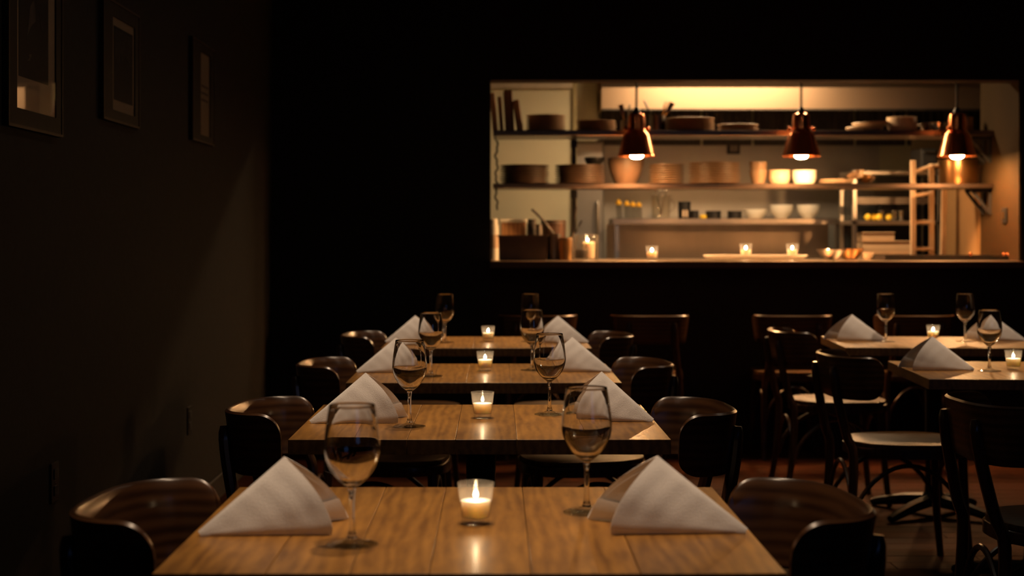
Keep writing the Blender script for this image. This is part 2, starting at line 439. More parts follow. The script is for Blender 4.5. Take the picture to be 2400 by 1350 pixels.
# ------------------------------------------------------------------ chairs
def make_chair(loc, rz, label):
    t = thing('bistro_chair', loc, label, 'chair', rz, 'bentwood bistro chairs')
    # wraparound plywood back: plan curve is a squarish half loop
    n = 56; th = 0.013; hw, dp, e = 0.190, 0.125, 2.0/3.0
    ztop, zbot = 0.778, 0.632
    bm = NB(); cols = []
    # sample the half loop densely, then walk it in equal steps
    raw = [(-.26+dp+.02, -hw)]
    for i in range(801):
        q = -PI/2+PI*i/800
        ca, sa = max(math.cos(q), 0.0), math.sin(q)
        raw.append((-.26+dp-dp*(ca**e), hw*math.copysign(abs(sa)**e, sa)))
    raw.append((-.26+dp+.02, hw))
    cum = [0.0]
    for p_, q_ in zip(raw[:-1], raw[1:]): cum.append(cum[-1]+math.hypot(q_[0]-p_[0], q_[1]-p_[1]))
    tot = cum[-1]; path = []; k_ = 0
    # finer steps towards both tips
    ds = [tot*(0.5-0.5*math.cos(PI*(i/n)))*1.0 for i in range(n+1)]
    for d_ in ds:
        while k_ < len(cum)-2 and cum[k_+1] < d_: k_ += 1
        f_ = (d_-cum[k_])/max(cum[k_+1]-cum[k_], 1e-9)
        path.append(Vector(raw[k_]).lerp(Vector(raw[k_+1]), f_))
    for i in range(n+1):
        tg = (path[min(i+1, n)]-path[max(i-1, 0)]).normalized()
        nr = Vector((-tg.y, tg.x))
        if nr.dot(path[i]-Vector((-.26+dp+.02, 0))) < 0: nr = -nr
        d = min(ds[i], tot-ds[i]); rc = 0.055
        cut = 0.0 if d > rc else rc-math.sqrt(max(rc*rc-(rc-d)**2, 0))
        zt, zb = ztop-cut, zbot+cut*.8
        ring = []
        for off in (th/2, -th/2):
            for j in range(5):
                z = zb+(zt-zb)*j/4
                p = path[i]+nr*(off+0.02*(z-zbot)/0.146)
                ring.append((p.x, p.y, z))
        o5, i5 = ring[:5], ring[5:]
        # rounded top and bottom edges
        loop = o5+[((o5[4][0]+i5[4][0])/2, (o5[4][1]+i5[4][1])/2, o5[4][2]+.005)]+i5[::-1]+[((o5[0][0]+i5[0][0])/2, (o5[0][1]+i5[0][1])/2, o5[0][2]-.005)]
        cols.append([bm.verts.new(p) for p in loop])
    for a, b in zip(cols[:-1], cols[1:]):
        for j in range(12): bm.faces.new((a[j], a[(j+1) % 12], b[(j+1) % 12], b[j]))
    bm.faces.new(cols[0][::-1]); bm.faces.new(cols[-1])
    obj('backrest', bm, M['walnut'], t, ang=60)
    # seat: rounded trapezoid panel in a bentwood ring
    def outline(k, m=40):
        pts = []
        for i in range(m):
            a = 2*PI*i/m; c, s = math.cos(a), math.sin(a)
            ee = 2/2.7
            x = 0.215*math.copysign(abs(c)**ee, c); y = (0.205+0.02*c)*math.copysign(abs(s)**ee, s)
            pts.append((x*k+.02, y*k))
        return pts
    obj('seat', prism(NB(), outline(0.97), 0.452, 0.468, 0.004), M['seat'], t)
    obj('seat_ring', prism(NB(), outline(1.0), 0.418, 0.452, 0.006), M['walnut_leg'], t)
    for s in (-1, 1):
        bm = NB(); tube(bm, smooth_pts([(-.277, s*.122, .742), (-.266, s*.128, .65), (-.234, s*.145, .50), (-.212, s*.158, .42), (-.225, s*.165, .2), (-.262, s*.172, 0.0)], 4),
                        [0.010, 0.015]+[0.0165]*14+[0.015, 0.014, 0.013, 0.0125, 0.012], 10)
        obj('leg', bm, M['walnut_leg'], t)
        bm = NB(); tube(bm, smooth_pts([(.185, s*.150, .43), (.195, s*.158, .2), (.215, s*.168, 0.0)], 4), [.017, .0168, .0165, .016, .015, .0145, .0135, .013, .0125], 10)
        obj('leg', bm, M['walnut_leg'], t)
        # bent side hoop
        pts = [(-.215+.405*i/16, s*(.158), 0.20+.19*math.sin(PI*i/16)**0.6) for i in range(17)]
        bm = NB(); tube(bm, pts, .0085, 8); obj('hoop', bm, M['walnut_leg'], t)
    for xx in (-.215, .19):
        pts = [(xx, -.158+.316*i/16, 0.20+.19*math.sin(PI*i/16)**0.6) for i in range(17)]
        bm = NB(); tube(bm, pts, .0085, 8); obj('hoop', bm, M['walnut_leg'], t)
    return t
CH = 0.35
ch0 = make_chair((AX-CH, AY[0]+.05, 0), R(-4), 'bentwood chair at lower left, drawn up to the nearest table')
ORD = ['nearest table', 'second table of the left row', 'third table of the left row', 'farthest table of the left row']
for k in range(4):
    if k: dup(ch0, (AX-CH, AY[k]+.06, 0), R([0, -5, -3, -4][k]), 'bentwood chair on the wall side of the %s' % ORD[k])
    dup(ch0, (AX+CH, AY[k]+.05, 0), PI+R([5, 4, 5, 4][k]), 'bentwood chair on the aisle side of the %s' % ORD[k])
dup(ch0, (1.226+.275, 4.13, 0), R(2), 'bentwood chair cut off by the right frame edge, no table in view')
dup(ch0, (1.208+.275, 5.74, 0), R(3), 'bentwood chair with lit tan seat at the nearer right-hand table')
dup(ch0, (1.272+.275, 7.16, 0), R(2), 'bentwood chair at the left end of the farther right-hand table')
for px, lab in ((1262, 'bentwood chair under the hatch hidden mostly by the farthest pink napkin'), (1527, 'bentwood chair under the hatch, nearest the left-row tables, seen from behind'),
                (1866, 'bentwood chair under the hatch below the middle copper lamp, seen from behind'), (2155, 'bentwood chair under the hatch behind the right-hand candle, seen from behind')):
    dup(ch0, ((px-CX)*8.42/F_PX, 8.42+.27, 0), PI/2, lab)

# ------------------------------------------------------------------ napkins
def make_napkin(mirror):
    """tent-folded linen square; local x runs from the closed corner to the open end"""
    sx = -1 if mirror else 1
    L0 = Vector((0.0, 0.0, 0.0))
    def arch(inset, drop):
        Fp, Bp = Vector((0.222, -0.002+inset, 0)), Vector((0.232, 0.150-inset, 0))
        A = Vector((0.128, 0.052, 0.117-drop))
        pts = []
        m = 14
        for i in range(m+1):                    # front panel, foot to apex
            t = i/m
            p = Fp.lerp(A, t)
            bow = math.sin(PI*t)*0.010
            p += Vector((0.016*math.sin(PI*t), -bow*0.9, bow*0.4))
            if t < 0.14: p.y += 0.008*(1-t/0.14)**2; p.x -= 0.006*(1-t/0.14)**2
            pts.append(p)
        for i in range(1, m+1):
            t = i/m
            p = A.lerp(Bp, t)
            bow = math.sin(PI*t)*0.010
            p += Vector((0.014*math.sin(PI*t), bow*0.9, bow*0.4))
            if t > 0.86: p.y -= 0.008*((t-.86)/.14)**2
            pts.append(p)
        # round the ridge
        for _ in range(2):
            q = pts[:]
            for i in range(m-1, m+2): q[i] = (pts[i-1]+pts[i]*2+pts[i+1])/4
            pts = q
        return pts
    def sheet(inset, drop, s0, s1, th, seed):
        rnd = random.Random(seed)
        ph = [rnd.uniform(0, 6) for _ in range(4)]
        bm = NB(); C = arch(inset, drop); ns = 22; grid = []
        for si in range(ns+1):
            s = s0+(s1-s0)*si/ns
            row = []
            for ti, c in enumerate(C):
                p = L0+(c-L0)*s
                t = ti/(len(C)-1)
                # soft wrinkles
                wv = (0.0016*math.sin(9*t+4*s+ph[0])+0.0012*math.sin(17*t-7*s+ph[1])+0.0008*math.sin(31*s+5*t+ph[2]))*s
                edge = min(t, 1-t)*8
                p = p+Vector((0, -wv if t < .5 else wv, 0))*min(1, edge)
                p.z = max(p.z, 0.0006)
                row.append(bm.verts.new((p.x*sx, p.y, p.z)))
            grid.append(row)
        for a, b in zip(grid[:-1], grid[1:]):
            for i in range(len(C)-1): bm.faces.new((a[i], a[i+1], b[i+1], b[i]))
        r = bmesh.ops.recalc_face_normals(bm, faces=bm.faces[:])
        bmesh.ops.solidify(bm, geom=bm.faces[:], thickness=th)
        zmin = min(v.co.z for v in bm.verts)
        for v in bm.verts: v.co.z -= zmin
        return bm
    outer = mesh_of(sheet(0.0, 0.0, 0.03, 1.0, 0.0022, 3), M['linen'], 'cloth_napkin', ang=50)
    inner = mesh_of(sheet(0.007, 0.008, 0.05, 0.975, 0.0018, 9), M['linen'], 'inner_fold', ang=50)
    # cuff folded back along the far foot
    bm = NB(); pts = []
    C = arch(0.004, 0.004)
    n = 12
    for i in range(n+1):
        s = 0.60+0.40*i/n
        b = C[-1]*s; t_ = C[-5]*s
        ring = [b, b.lerp(t_, .5)+Vector((0.004, -.007, 0)), t_+Vector((0.004, -.004, .002)), b.lerp(t_, .5)+Vector((0.002, -.003, 0))]
        pts.append([bm.verts.new((p.x*sx, p.y, max(p.z, .001))) for p in ring])
    for a, b in zip(pts[:-1], pts[1:]):
        for j in range(4): bm.faces.new((a[j], a[(j+1) % 4], b[(j+1) % 4], b[j]))
    bm.faces.new(pts[0][::-1]); bm.faces.new(pts[-1])
    cuff = mesh_of(bm, M['linen'], 'cuff', ang=50)
    return outer, inner, cuff
NAPL, NAPR = make_napkin(False), make_napkin(True)
def napkin(Lp, Fp, mirror, label, sz=1.0, zs=1.0):
    a, b = on_table(*Lp), on_table(*Fp)
    d = b-a
    ang = math.atan2(d.y, d.x) if not mirror else math.atan2(-d.y, -d.x)
    ms = NAPR if mirror else NAPL
    o = share('cloth_napkin', ms[0], None, (a.x, a.y, TOP+.0002), (0, 0, ang))
    k = d.length/0.222
    o.scale = (k, sz, zs)
    tag(o, label, 'napkin', 'tent-folded white napkins')
    share('inner_fold', ms[1], o); share('cuff', ms[2], o)
    return o
napkin((460, 1257), (786, 1256), False, 'white tent-folded napkin on the left of the nearest table')
napkin((1757, 1250), (1424, 1256), True, 'white tent-folded napkin on the right of the nearest table')
napkin((722, 993), (938, 993), False, 'white tent-folded napkin on the left of the second table, behind the nearest glass', zs=1.05)
napkin((1535, 989), (1334, 989), True, 'white tent-folded napkin on the right of the second table', zs=1.05)
napkin((833, 874), (985, 874), False, 'white tent-folded napkin on the left of the third table in the row')
napkin((1435, 872), (1283, 872), True, 'white tent-folded napkin on the right of the third table in the row')
napkin((901, 803), (1018, 803), False, 'white tent-folded napkin on the left of the farthest table in the row')
napkin((1381, 804), (1262, 804), True, 'warm-lit pinkish napkin on the right of the farthest table in the row')
napkin((2078, 799), (1960, 800), True, 'pinkish tent-folded napkin left of the candle on the farther right-hand table')
napkin((2405, 799), (2286, 799), True, 'pinkish tent-folded napkin seen through a wine glass at the right frame edge')
napkin((2286, 869), (2136, 869), True, 'white tent-folded napkin on the nearer right-hand table')

# ------------------------------------------------------------------ wine glasses
bowl_prof = smooth_pts([(0.0, .0855), (.0062, .0858), (.0105, .089), (.019, .0955), (.030, .108), (.0375, .122), (.0415, .137), (.0418, .151), (.0398, .172), (.0365, .195), (.0343, .2088)], 4) + \
    smooth_pts([(.0339, .2098), (.0334, .2088)], 1) + smooth_pts([(.0332, .2083), (.0354, .195), (.0387, .172), (.0406, .151), (.0402, .138), (.036, .1235), (.028, .1105), (.0165, .0985), (.007, .0945), (0.0, .0938)], 4)
bowl_me = mesh_of(lathe(NB(), bowl_prof, 48), M['wine'], 'bowl', ang=80)
stem_me = mesh_of(lathe(NB(), smooth_pts([(0.0, .0105), (.0075, .0107), (.0052, .02), (.0042, .035), (.0040, .055), (.0044, .072), (.0060, .0850), (0.0, .0852)], 4), 24), M['wine'], 'stem', ang=60)
foot_me = mesh_of(lathe(NB(), smooth_pts([(0.0, 0.0), (.020, 0.0004), (.0375, 0.0), (.0392, .0012), (.0375, .0024), (.028, .0036), (.016, .0062), (.0085, .0102), (0.0, .0104)], 4), 48), M['cup'], 'foot', ang=60)
def wineglass(px, py, label):
    p = on_table(px, py)
    t = thing('wine_glass', (p.x, p.y, TOP+.0002), label, 'wine glass', random.uniform(0, 6), 'empty wine glasses')
    share('bowl', bowl_me, t); share('stem', stem_me, t); share('foot', foot_me, t)
for a in ((825, 1277, 'empty wine glass in front of the left napkin on the nearest table'),
          (1375, 1202, 'empty wine glass beside the right napkin on the nearest table'),
          (960, 1000, 'empty wine glass right of the left napkin on the second table'),
          (1288, 972, 'empty wine glass left of the right napkin on the second table'),
          (1010, 882, 'empty wine glass beside the left napkin on the third table'),
          (1247, 868, 'empty wine glass beside the right napkin on the third table'),
          (1043, 803, 'empty wine glass left of the candle on the farthest left-row table'),
          (1242, 801, 'empty wine glass right of the candle on the farthest left-row table'),
          (2076, 801, 'empty wine glass left of the candle on the farther right-hand table'),
          (2262, 801, 'empty wine glass right of the candle on the farther right-hand table'),
          (2319, 870, 'empty wine glass between napkin and candle on the nearer right-hand table')):
    wineglass(*a)

# ------------------------------------------------------------------ votive candles
cup_me = mesh_of(lathe(NB(), [(0.0, 0.0), (.0195, 0.0), (.0212, .001), (.0225, .010), (.0265, .040), (.0298, .0655), (.0293, .0668), (.0286, .0655), (.0253, .040), (.0218, .0115), (0.0, .0105)], 40), M['votive'], 'glass_cup', ang=40)
wax_me = mesh_of(lathe(NB(), [(0.0, .0112), (.0215, .0118), (.0238, .030), (.0246, .0375), (.0236, .0384), (.012, .0374), (0.0, .0368)], 36), M['wax'], 'wax', ang=50)
wick_me = mesh_of(tube(NB(), [(0, 0, .0365), (.0004, 0, .041), (.0012, 0, .0445)], .0007, 6), M['wick'], 'wick')
flame_me = mesh_of(lathe(NB(), smooth_pts([(0.0, .0415), (.0024, .0428), (.0037, .0458), (.0034, .0492), (.0016, .0530), (0.0, .0550)], 3), 14), M['flame'], 'flame', ang=80)
def votive(p, label, s=1.0):
    t = thing('votive_candle', p, label, 'candle', random.uniform(0, 6), 'votive candles in glass cups')
    t.scale = (s, s, s)
    share('glass_cup', cup_me, t); share('wax', wax_me, t); share('wick', wick_me, t); share('flame', flame_me, t)
for a in ((1115, 1228, 'lit votive candle in a glass cup on the nearest table'),
          (1131, 980, 'lit votive candle in a glass cup on the second table of the left row'),
          (1137, 869, 'lit votive candle in a glass cup on the third table of the left row'),
          (1144, 800, 'lit votive candle in a glass cup on the farthest table of the left row'),
          (2187, 797, 'lit votive candle in a glass cup on the farther right-hand table'),
          (2375, 866, 'lit votive candle in a glass cup at the right frame edge')):
    p = on_table(a[0], a[1]); votive((p.x, p.y, TOP+.0002), a[2])

# ------------------------------------------------------------------ framed pictures and outlets on the left wall
def picture(y0, y1, z0, z1, py0, py1, pz0, pz1, label, art):
    t = thing('framed_picture', (WX, (y0+y1)/2-.038, z0), label, 'picture', group='framed pictures on the left wall')
    oy, oz = (y0+y1)/2, z0
    dpt = 0.016
    bm = NB()
    for (a, b, c, d) in ((y0, y1, z0, pz0), (y0, y1, pz1, z1), (y0, py0, pz0, pz1), (py1, y1, pz0, pz1)):
        box(bm, 0.002, dpt, a-oy, b-oy, c-oz, d-oz)
    fr = obj('frame', bm, M['frame'], t)
    bm = NB(); e = .008
    for (a, b, c, d) in ((y0, y1, z0, z0+e), (y0, y1, z1-e, z1), (y0, y0+e, z0+e, z1-e), (y1-e, y1, z0+e, z1-e)):
        box(bm, dpt, dpt+.003, a-oy, b-oy, c-oz, d-oz)
    obj('bead', bm, M['bead'], fr)
    obj('mount', box(NB(), .003, .0115, py0-oy, py1-oy, pz0-oz, pz1-oz), M['paper'], t)
    for nm, poly, mt, x in art:
        bm = NB()
        vs = [bm.verts.new((x, a-oy, b-oz)) for a, b in poly]; bm.faces.new(vs)
        r_ = bmesh.ops.extrude_face_region(bm, geom=bm.faces[:])
        for v in r_['geom']:
            if isinstance(v, bmesh.types.BMVert): v.co.x += .0006
        obj(nm, bm, M[mt], t, smooth=False)
    obj('picture_glass', box(NB(), .0138, .0152, py0-oy, py1-oy, pz0-oz, pz1-oz), M['pane'], t)
def lw(px, py):
    Y = -WX*F_PX/(CX-px)
    return (Y, H-(py-CY)*Y/F_PX)
picture(4.10, 4.61, 1.500, 2.16, 4.18, 4.548, 1.553, 2.10, 'largest dark framed picture at the upper left corner of the wall',
        [('print', [(4.205, 1.640), (4.482, 1.640), (4.482, 2.06), (4.205, 2.06)], 'photo', .0116),
         ('print_highlight', [lw(62, 90), lw(66, 55), (lw(70, 18)), lw(78, 6), lw(82, 30), lw(82, 55), lw(72, 65)], 'photo_pale', .0123),
         ('print_highlight', [lw(66, 132), lw(72, 130), lw(73, 136), lw(70, 140), lw(69, 146), lw(63, 146), lw(68, 138)], 'photo_pale', .0123),
         ('print_highlight', [lw(90, 30), lw(96, 60), lw(98, 80), lw(94, 62)], 'photo_grey', .0123)])
picture(5.088, 5.60, 1.592, 1.995, 5.218, 5.537, 1.632, 1.944, 'middle dark framed picture on the left wall with a dim figure print',
        [('print', [(5.245, 1.668), (5.518, 1.668), (5.518, 1.915), (5.245, 1.915)], 'photo', .0116),
         ('print_highlight', [(5.255, 1.80), (5.32, 1.79), (5.34, 1.83), (5.36, 1.80), (5.40, 1.83), (5.45, 1.81), (5.51, 1.79), (5.51, 1.905), (5.255, 1.905)], 'photo_grey', .0123)])
picture(6.58, 7.085, 1.615, 2.05, 6.766, 6.990, 1.650, 2.008, 'farthest framed picture on the left wall, plain paper with faint lines',
        [('text_line', [(6.80, z), (6.96, z), (6.96, z+.008), (6.80, z+.008)], 'photo_pale', .0116) for z in (1.80, 1.83, 1.86)])
def outlet(px, py, label):
    Y, z = lw(px, py)
    t = thing('wall_outlet', (WX, Y, z), label, 'outlet', group='outlets low on the left wall')
    obj('plate', box(NB(), .0005, .006, -.038, .038, -.058, .058, .002), M['black'], t)
    for dz in (-.024, .024):
        o = obj('socket', box(NB(), .006, .009, -.017, .017, dz-.015, dz+.015, .0015), M['rubber'], t)
    bm = NB(); lathe(bm, [(0, 0), (.003, 0), (.003, .0015), (0, .002)], 10)
    s = obj('screw', bm, M['chrome'], t, (.006, 0, 0)); s.rotation_euler = (0, PI/2, 0)
outlet(125, 1130, 'black power outlet low on the left wall, nearer the camera')
outlet(442, 985, 'black power outlet low on the left wall, far one near the back corner')

# ------------------------------------------------------------------ serving hatch: counter, shelves, heat lamps
CTZ = at(0, 612, 8.92).z
def worktop():
    bm = NB(); box(bm, OX0+.001, OX1-.0085, 8.92, 9.92, CTZ-.037, CTZ, .004)
    o = obj('pass_counter', bm, M['counter'])
    tag(o, 'long steel-topped serving counter along the bottom of the hatch', 'counter')
    obj('front_edge', box(NB(), OX0-.003, OX1-.0085, 8.912, 8.92, CTZ-.040, CTZ-.001, .002), M['edge'], o)
    for x in (0.05, 1.0, 2.0, 2.95):
        obj('counter_leg', box(NB(), x-.02, x+.02, 9.80, 9.84, 0.0, CTZ-.037), M['steel_dark'], o)
worktop()
SY0, SY1 = 9.46, 9.86
U0, U1 = at(0, 318, SY0).z, at(0, 305, SY0).z
L0_, L1_ = at(0, 441, SY0).z, at(0, 430, SY0).z
def shelf(z0, z1, label):
    o = obj('wall_shelf', box(NB(), -.012, OX1-.0085, SY0, SY1, z0, z1, .003), M['shelf'])
    tag(o, label, 'shelf', 'steel shelves in the hatch')
    for yy in (9.50, 9.62):
        bm = NB(); x1 = OX1-.0085
        box(bm, x1-.012, x1, yy, yy+.03, z0-.16, z0)
        box(bm, x1-.12, x1, yy, yy+.03, z0-.02, z0)
        tube(bm, [(x1-.11, yy+.015, z0-.018), (x1-.008, yy+.015, z0-.15)], .011, 6)
        obj('bracket', bm, M['rubber'], o)
    return o
us = shelf(U0, U1, 'upper steel shelf across the hatch behind the copper lamps')
ls = shelf(L0_, L1_, 'lower steel shelf across the hatch stacked with plates and bowls')
def post(px, label):
    x = at(px, 0, 9.90).x
    t = thing('shelf_post', (x, 9.885, CTZ), label, 'post')
    obj('upright', box(NB(), -.014, .014, -.012, .012, .012, U1-CTZ, .002), M['black'], t)
    obj('foot_plate', box(NB(), -.035, .035, -.03, .03, 0, .012, .002), M['black'], t)
    for z in (L0_-CTZ, U0-CTZ): obj('clip', box(NB(), -.02, .02, -.024, -.012, z-.05, z-.002, .002), M['black'], t)
post(1345, 'black upright holding the hatch shelves beside the cream wall')
# cord hanging from the upper shelf at the left end of the hatch
t = thing('hanging_cord', (0.004, 9.52, U0), 'black cord hanging down the left edge of the hatch', 'cord')
bm = NB(); tube(bm, [(0, 0, 0), (0, 0, -.02), (.006, 0, -.032), (.012, 0, -.022)], .0035, 8); obj('hook', bm, M['black'], t)
pts = [(.006+.006*math.sin(i*.55)+.004*math.sin(i*1.3), .004*math.cos(i*.8), -.03-.42*i/40) for i in range(41)]
bm = NB(); tube(bm, smooth_pts(pts, 2), .006, 8); obj('cord', bm, M['rubber'], t)

LY = 9.21
def heat_lamp(px, label, twist):
    rimz = at(0, 367, LY).z
    x = at(px, 0, LY).x
    t = thing('heat_lamp', (x, LY, rimz), label, 'lamp', twist, 'copper heat lamps in the hatch')
    s = LY/F_PX
    prof = [(44*s, 0), (45.5*s, .004), (43.5*s, .012), (31*s, .125), (27*s, .140), (22*s, .150), (20.5*s, .165), (19.5*s, .235), (17*s, .250), (10*s, .258), (9*s, .257), (18*s, .233), (19*s, .165), (25*s, .140), (29.5*s, .124), (41.5*s, .010)]
    bm = NB(); lathe(bm, prof, 40, close=True)
    sh = obj('shade', bm, M['copper'], t, ang=40)
    for a in (0, PI):
        bm = NB(); lathe(bm, smooth_pts([(0, 0), (.006, 0), (.006, .006), (.013, .010), (.014, .018), (.010, .026), (0, .028)], 3), 14)
        k = obj('thumb_knob', bm, M['copper'], sh, (math.cos(a)*.056, math.sin(a)*.056, .163)); k.rotation_euler = (0, PI/2, a)
    bm = NB(); lathe(bm, [(0, .24), (.022, .24), (.024, .262), (.014, .285), (0.007, .292), (0, .292)], 20)
    obj('socket_cap', bm, M['black'], t)
    # coiled then straight cord up to the kitchen ceiling
    top = CZ-rimz
    pts = []
    for i in range(150):
        a = i/149
        z = .29+a*.20
        pts.append((.007*math.cos(a*2*PI*12), .007*math.sin(a*2*PI*12), z))
    pts += [(0, 0, .50+(top-.53)*i/6) for i in range(7)]
    bm = NB(); tube(bm, pts, .0040, 6); obj('cord', bm, M['rubber'], t)
    bm = NB(); lathe(bm, [(0, top), (.05, top), (.05, top-.02), (.012, top-.035), (0, top-.035)], 24); obj('canopy', bm, M['black'], t)
    bm = NB(); lathe(bm, smooth_pts([(0, -.0135), (.018, -.012), (.033, -.005), (.040, .010), (.038, .030), (.028, .060), (.018, .085), (.016, .12), (0, .12)], 3), 28)
    obj('bulb', bm, M['bulb'], t, ang=80)
heat_lamp(1492, 'copper heat lamp hanging at the left of the hatch', 0.35)
heat_lamp(1878, 'copper heat lamp hanging in the middle of the hatch', 0.0)
heat_lamp(2243, 'copper heat lamp hanging at the right of the hatch', 0.6)

# ------------------------------------------------------------------ crockery
def px_r(x0, x1, Y): return (x1-x0)/2*Y/F_PX
def plate_mesh(r, h, mt, n=36):
    p = [(0, 0), (r*.58, 0), (r*.62, .001), (r*.93, h*.55), (r, h*.72), (r, h*.9), (r*.985, h*.95), (r*.90, h*.80), (r*.6, h*.28), (0, h*.25)]
    return mesh_of(lathe(NB(), p, n), M[mt], 'plate', ang=40)
def bowl_mesh(r, h, mt, n=36, foot=.5, th=.006, straight=.0):
    o = smooth_pts([(0, 0), (r*foot, 0), (r*(foot+.12), h*.08), (r*(.86+straight*.1), h*.45), (r*.975, h*.8), (r, h*.985)], 3)
    i = smooth_pts([(r-th*.3, h), (r-th, h*.97), (r*.95-th, h*.8), (r*(.84+straight*.1)-th, h*.45), (r*foot, h*.08+th), (0, h*.06+th)], 3)
    return mesh_of(lathe(NB(), o+i, n), M[mt], 'bowl', ang=50)
def stack(kind, x0, x1, ytop, ybot, n, Yc, z, mt, label, cat, jitter=.003, nest=0.0, foot=.5, straight=0.0):
    r = px_r(x0, x1, Yc-.08); X = at((x0+x1)/2, 0, Yc-.06).x
    Hh = (ybot-ytop)*(Yc-.1)/F_PX
    name = 'dinner_plate' if kind == 'plate' else 'bowl'
    pitch = Hh/n if kind == 'plate' else (Hh*(1-nest))/max(n-1, 1)
    hgt = pitch if kind == 'plate' else (Hh*nest if n > 1 else Hh)
    me = plate_mesh(r, hgt*1.12, mt) if kind == 'plate' else bowl_mesh(r, hgt, mt, foot=foot, straight=straight)
    for k in range(n):
        o = share(name, me, None, (X+random.uniform(-jitter, jitter), Yc+random.uniform(-jitter, jitter), z+.0005+k*pitch), (0, 0, random.uniform(0, 6)))
        od = ['topmost', 'second from top', 'third from top', 'fourth from top', 'fifth from top', 'sixth from top', 'seventh from top', 'eighth from top', 'bottom one'][n-1-k] if n > 2 else ['upper one', 'lower one'][n-1-k]
        if k == 0 and n > 2: od = 'bottom one'
        tag(o, label+(', '+od if n > 1 else ''), cat, label if n > 1 else None)
SYc = 9.655
UZ, LZ = U1, L1_
stack('plate', 1233, 1327, 265, 304, 6, SYc, UZ, 'stone_lit', 'brown stoneware plate in the leftmost stack on the upper shelf', 'plate')
stack('plate', 1352, 1446, 279, 305, 4, SYc, UZ, 'stone_lit', 'brown plate in the upper-shelf stack left of the left lamp', 'plate')
stack('plate', 1563, 1677, 273, 305, 5, SYc, UZ, 'stone_lit', 'brown stoneware plate in the wide stack right of the utensil crock', 'plate')
stack('plate', 1685, 1781, 288, 305, 2, SYc, UZ, 'stone_lit', 'tan plate in the upper-shelf pair between left and middle lamps', 'plate')
stack('bowl', 2085, 2156, 271, 306, 3, SYc, UZ, 'stone_pale', 'pale bowl in the upper-shelf stack left of the right lamp', 'bowl', nest=.62, foot=.68, straight=1.0)
stack('plate', 1172, 1288, 384, 429, 8, SYc, LZ, 'stone_dark', 'dark brown plate in the leftmost stack on the lower shelf', 'plate')
stack('plate', 1301, 1420, 384, 429, 8, SYc, LZ, 'stone_dark', 'brown plate in the second stack from left on the lower shelf', 'plate')
stack('bowl', 1427, 1512, 367, 429, 2, SYc, LZ, 'stone_dark', 'deep brown bowl in the pair right under the left lamp', 'bowl', nest=.90)
stack('plate', 1523, 1606, 382, 429, 9, SYc, LZ, 'stone', 'small brown plate in the narrow stack right of the deep bowls', 'plate')
stack('plate', 1617, 1738, 378, 429, 9, SYc, LZ, 'stone', 'tan plate in the tallest wide stack on the lower shelf', 'plate')
stack('bowl', 1804, 1856, 396, 429, 2, SYc-.05, LZ, 'stone_pale', 'cream bowl in the pair left under the middle lamp', 'bowl', nest=.8, foot=.7, straight=1.1)
stack('bowl', 1861, 1919, 396, 429, 1, SYc-.05, LZ, 'white', 'cream white bowl directly under the middle copper lamp', 'bowl', foot=.72, straight=1.1)
# offset plates at the right of the upper shelf
for k, (a, b, zz) in enumerate(((1985, 2072, 0), (2000, 2087, .030))):
    r = px_r(a, b, SYc-.08)
    bm = NB(); lathe(bm, [(0, 0), (r*.7, 0), (r*.97, .016), (r, .024), (r*.98, .029), (r*.9, .022), (r*.6, .012), (0, .012)], 40)
    o = obj('serving_plate', bm, M['stone_pale'], None, (at((a+b)/2, 0, SYc-.05).x, SYc-.02, UZ+.0005+zz))
    o.rotation_euler = (0, 0 if not k else R(-2), 0)
    tag(o, ['pale serving plate, lower of two slid apart on the upper shelf', 'pale serving plate, upper of two slid apart on the upper shelf'][k], 'plate')
def saute(x0, x1, Yc, z, label):
    r = px_r(x0, x1, Yc); X = at((x0+x1)/2, 0, Yc).x
    t = thing('saute_pan', (X, Yc, z), label, 'pan', R(128))
    bm = NB(); lathe(bm, [(0, 0), (r*.85, 0), (r*.92, .006), (r, .05), (r*1.01, .055), (r*.97, .05), (r*.89, .009), (0, .005)], 36); obj('pan_body', bm, M['chrome'], t)
    bm = NB(); tube(bm, smooth_pts([(r*.95, 0, .042), (r+.05, 0, .058), (r+.16, -.01, .085)], 4), .009, 8, flat=.5); obj('handle', bm, M['chrome'], t)
    bm = NB(); lathe(bm, [(0, 0), (.006, 0), (.006, .004), (0, .006)], 10); obj('rivet', bm, M['chrome'], t, (r*.9, 0, .05))
saute(2157, 2235, SYc, UZ+.0005, 'shallow steel pan behind the right copper lamp, upper shelf')
# round tin behind the right lamp
t = thing('round_tin', (at(2266, 0, SYc).x, SYc, UZ+.0005), 'round tan tin just right of the right copper lamp', 'tin')
bm = NB(); lathe(bm, [(0, 0), (.034, 0), (.036, .003), (.036, .075), (0, .075)], 28); obj('tin_body', bm, M['brass'], t)
bm = NB(); lathe(bm, [(0, .076), (.038, .076), (.038, .09), (.034, .094), (0, .094)], 28); obj('lid', bm, M['brass'], t)
# wooden boards leaning at the left end
def board(px, wpx, ytop, lean, Yc, label, hgt=None):
    x = at(px, 0, Yc).x; wd = wpx*Yc/F_PX; hh = (304-ytop)*Yc/F_PX
    bm = NB(); box(bm, -wd/2, wd/2, -.10, .10, 0, hh, .004)
    o = obj('serving_board', bm, M['board'], None, (x, Yc, UZ+.0008+abs(math.sin(lean))*wd/2)); o.rotation_euler = (0, lean, 0)
    tag(o, label, 'serving board', 'wooden boards on the upper shelf')
board(1161, 12, 216, R(-5.0), 9.60, 'thin wooden board at the far left end of the upper shelf')
board(1176, 9, 225, R(-4), 9.62, 'second wooden board from the left on the upper shelf')
board(1195, 21, 210, R(-3), 9.64, 'tallest and thickest wooden board standing on the upper shelf')
board(1219, 14, 233, R(-8), 9.60, 'wooden board leaning most, beside the leftmost plate stack')
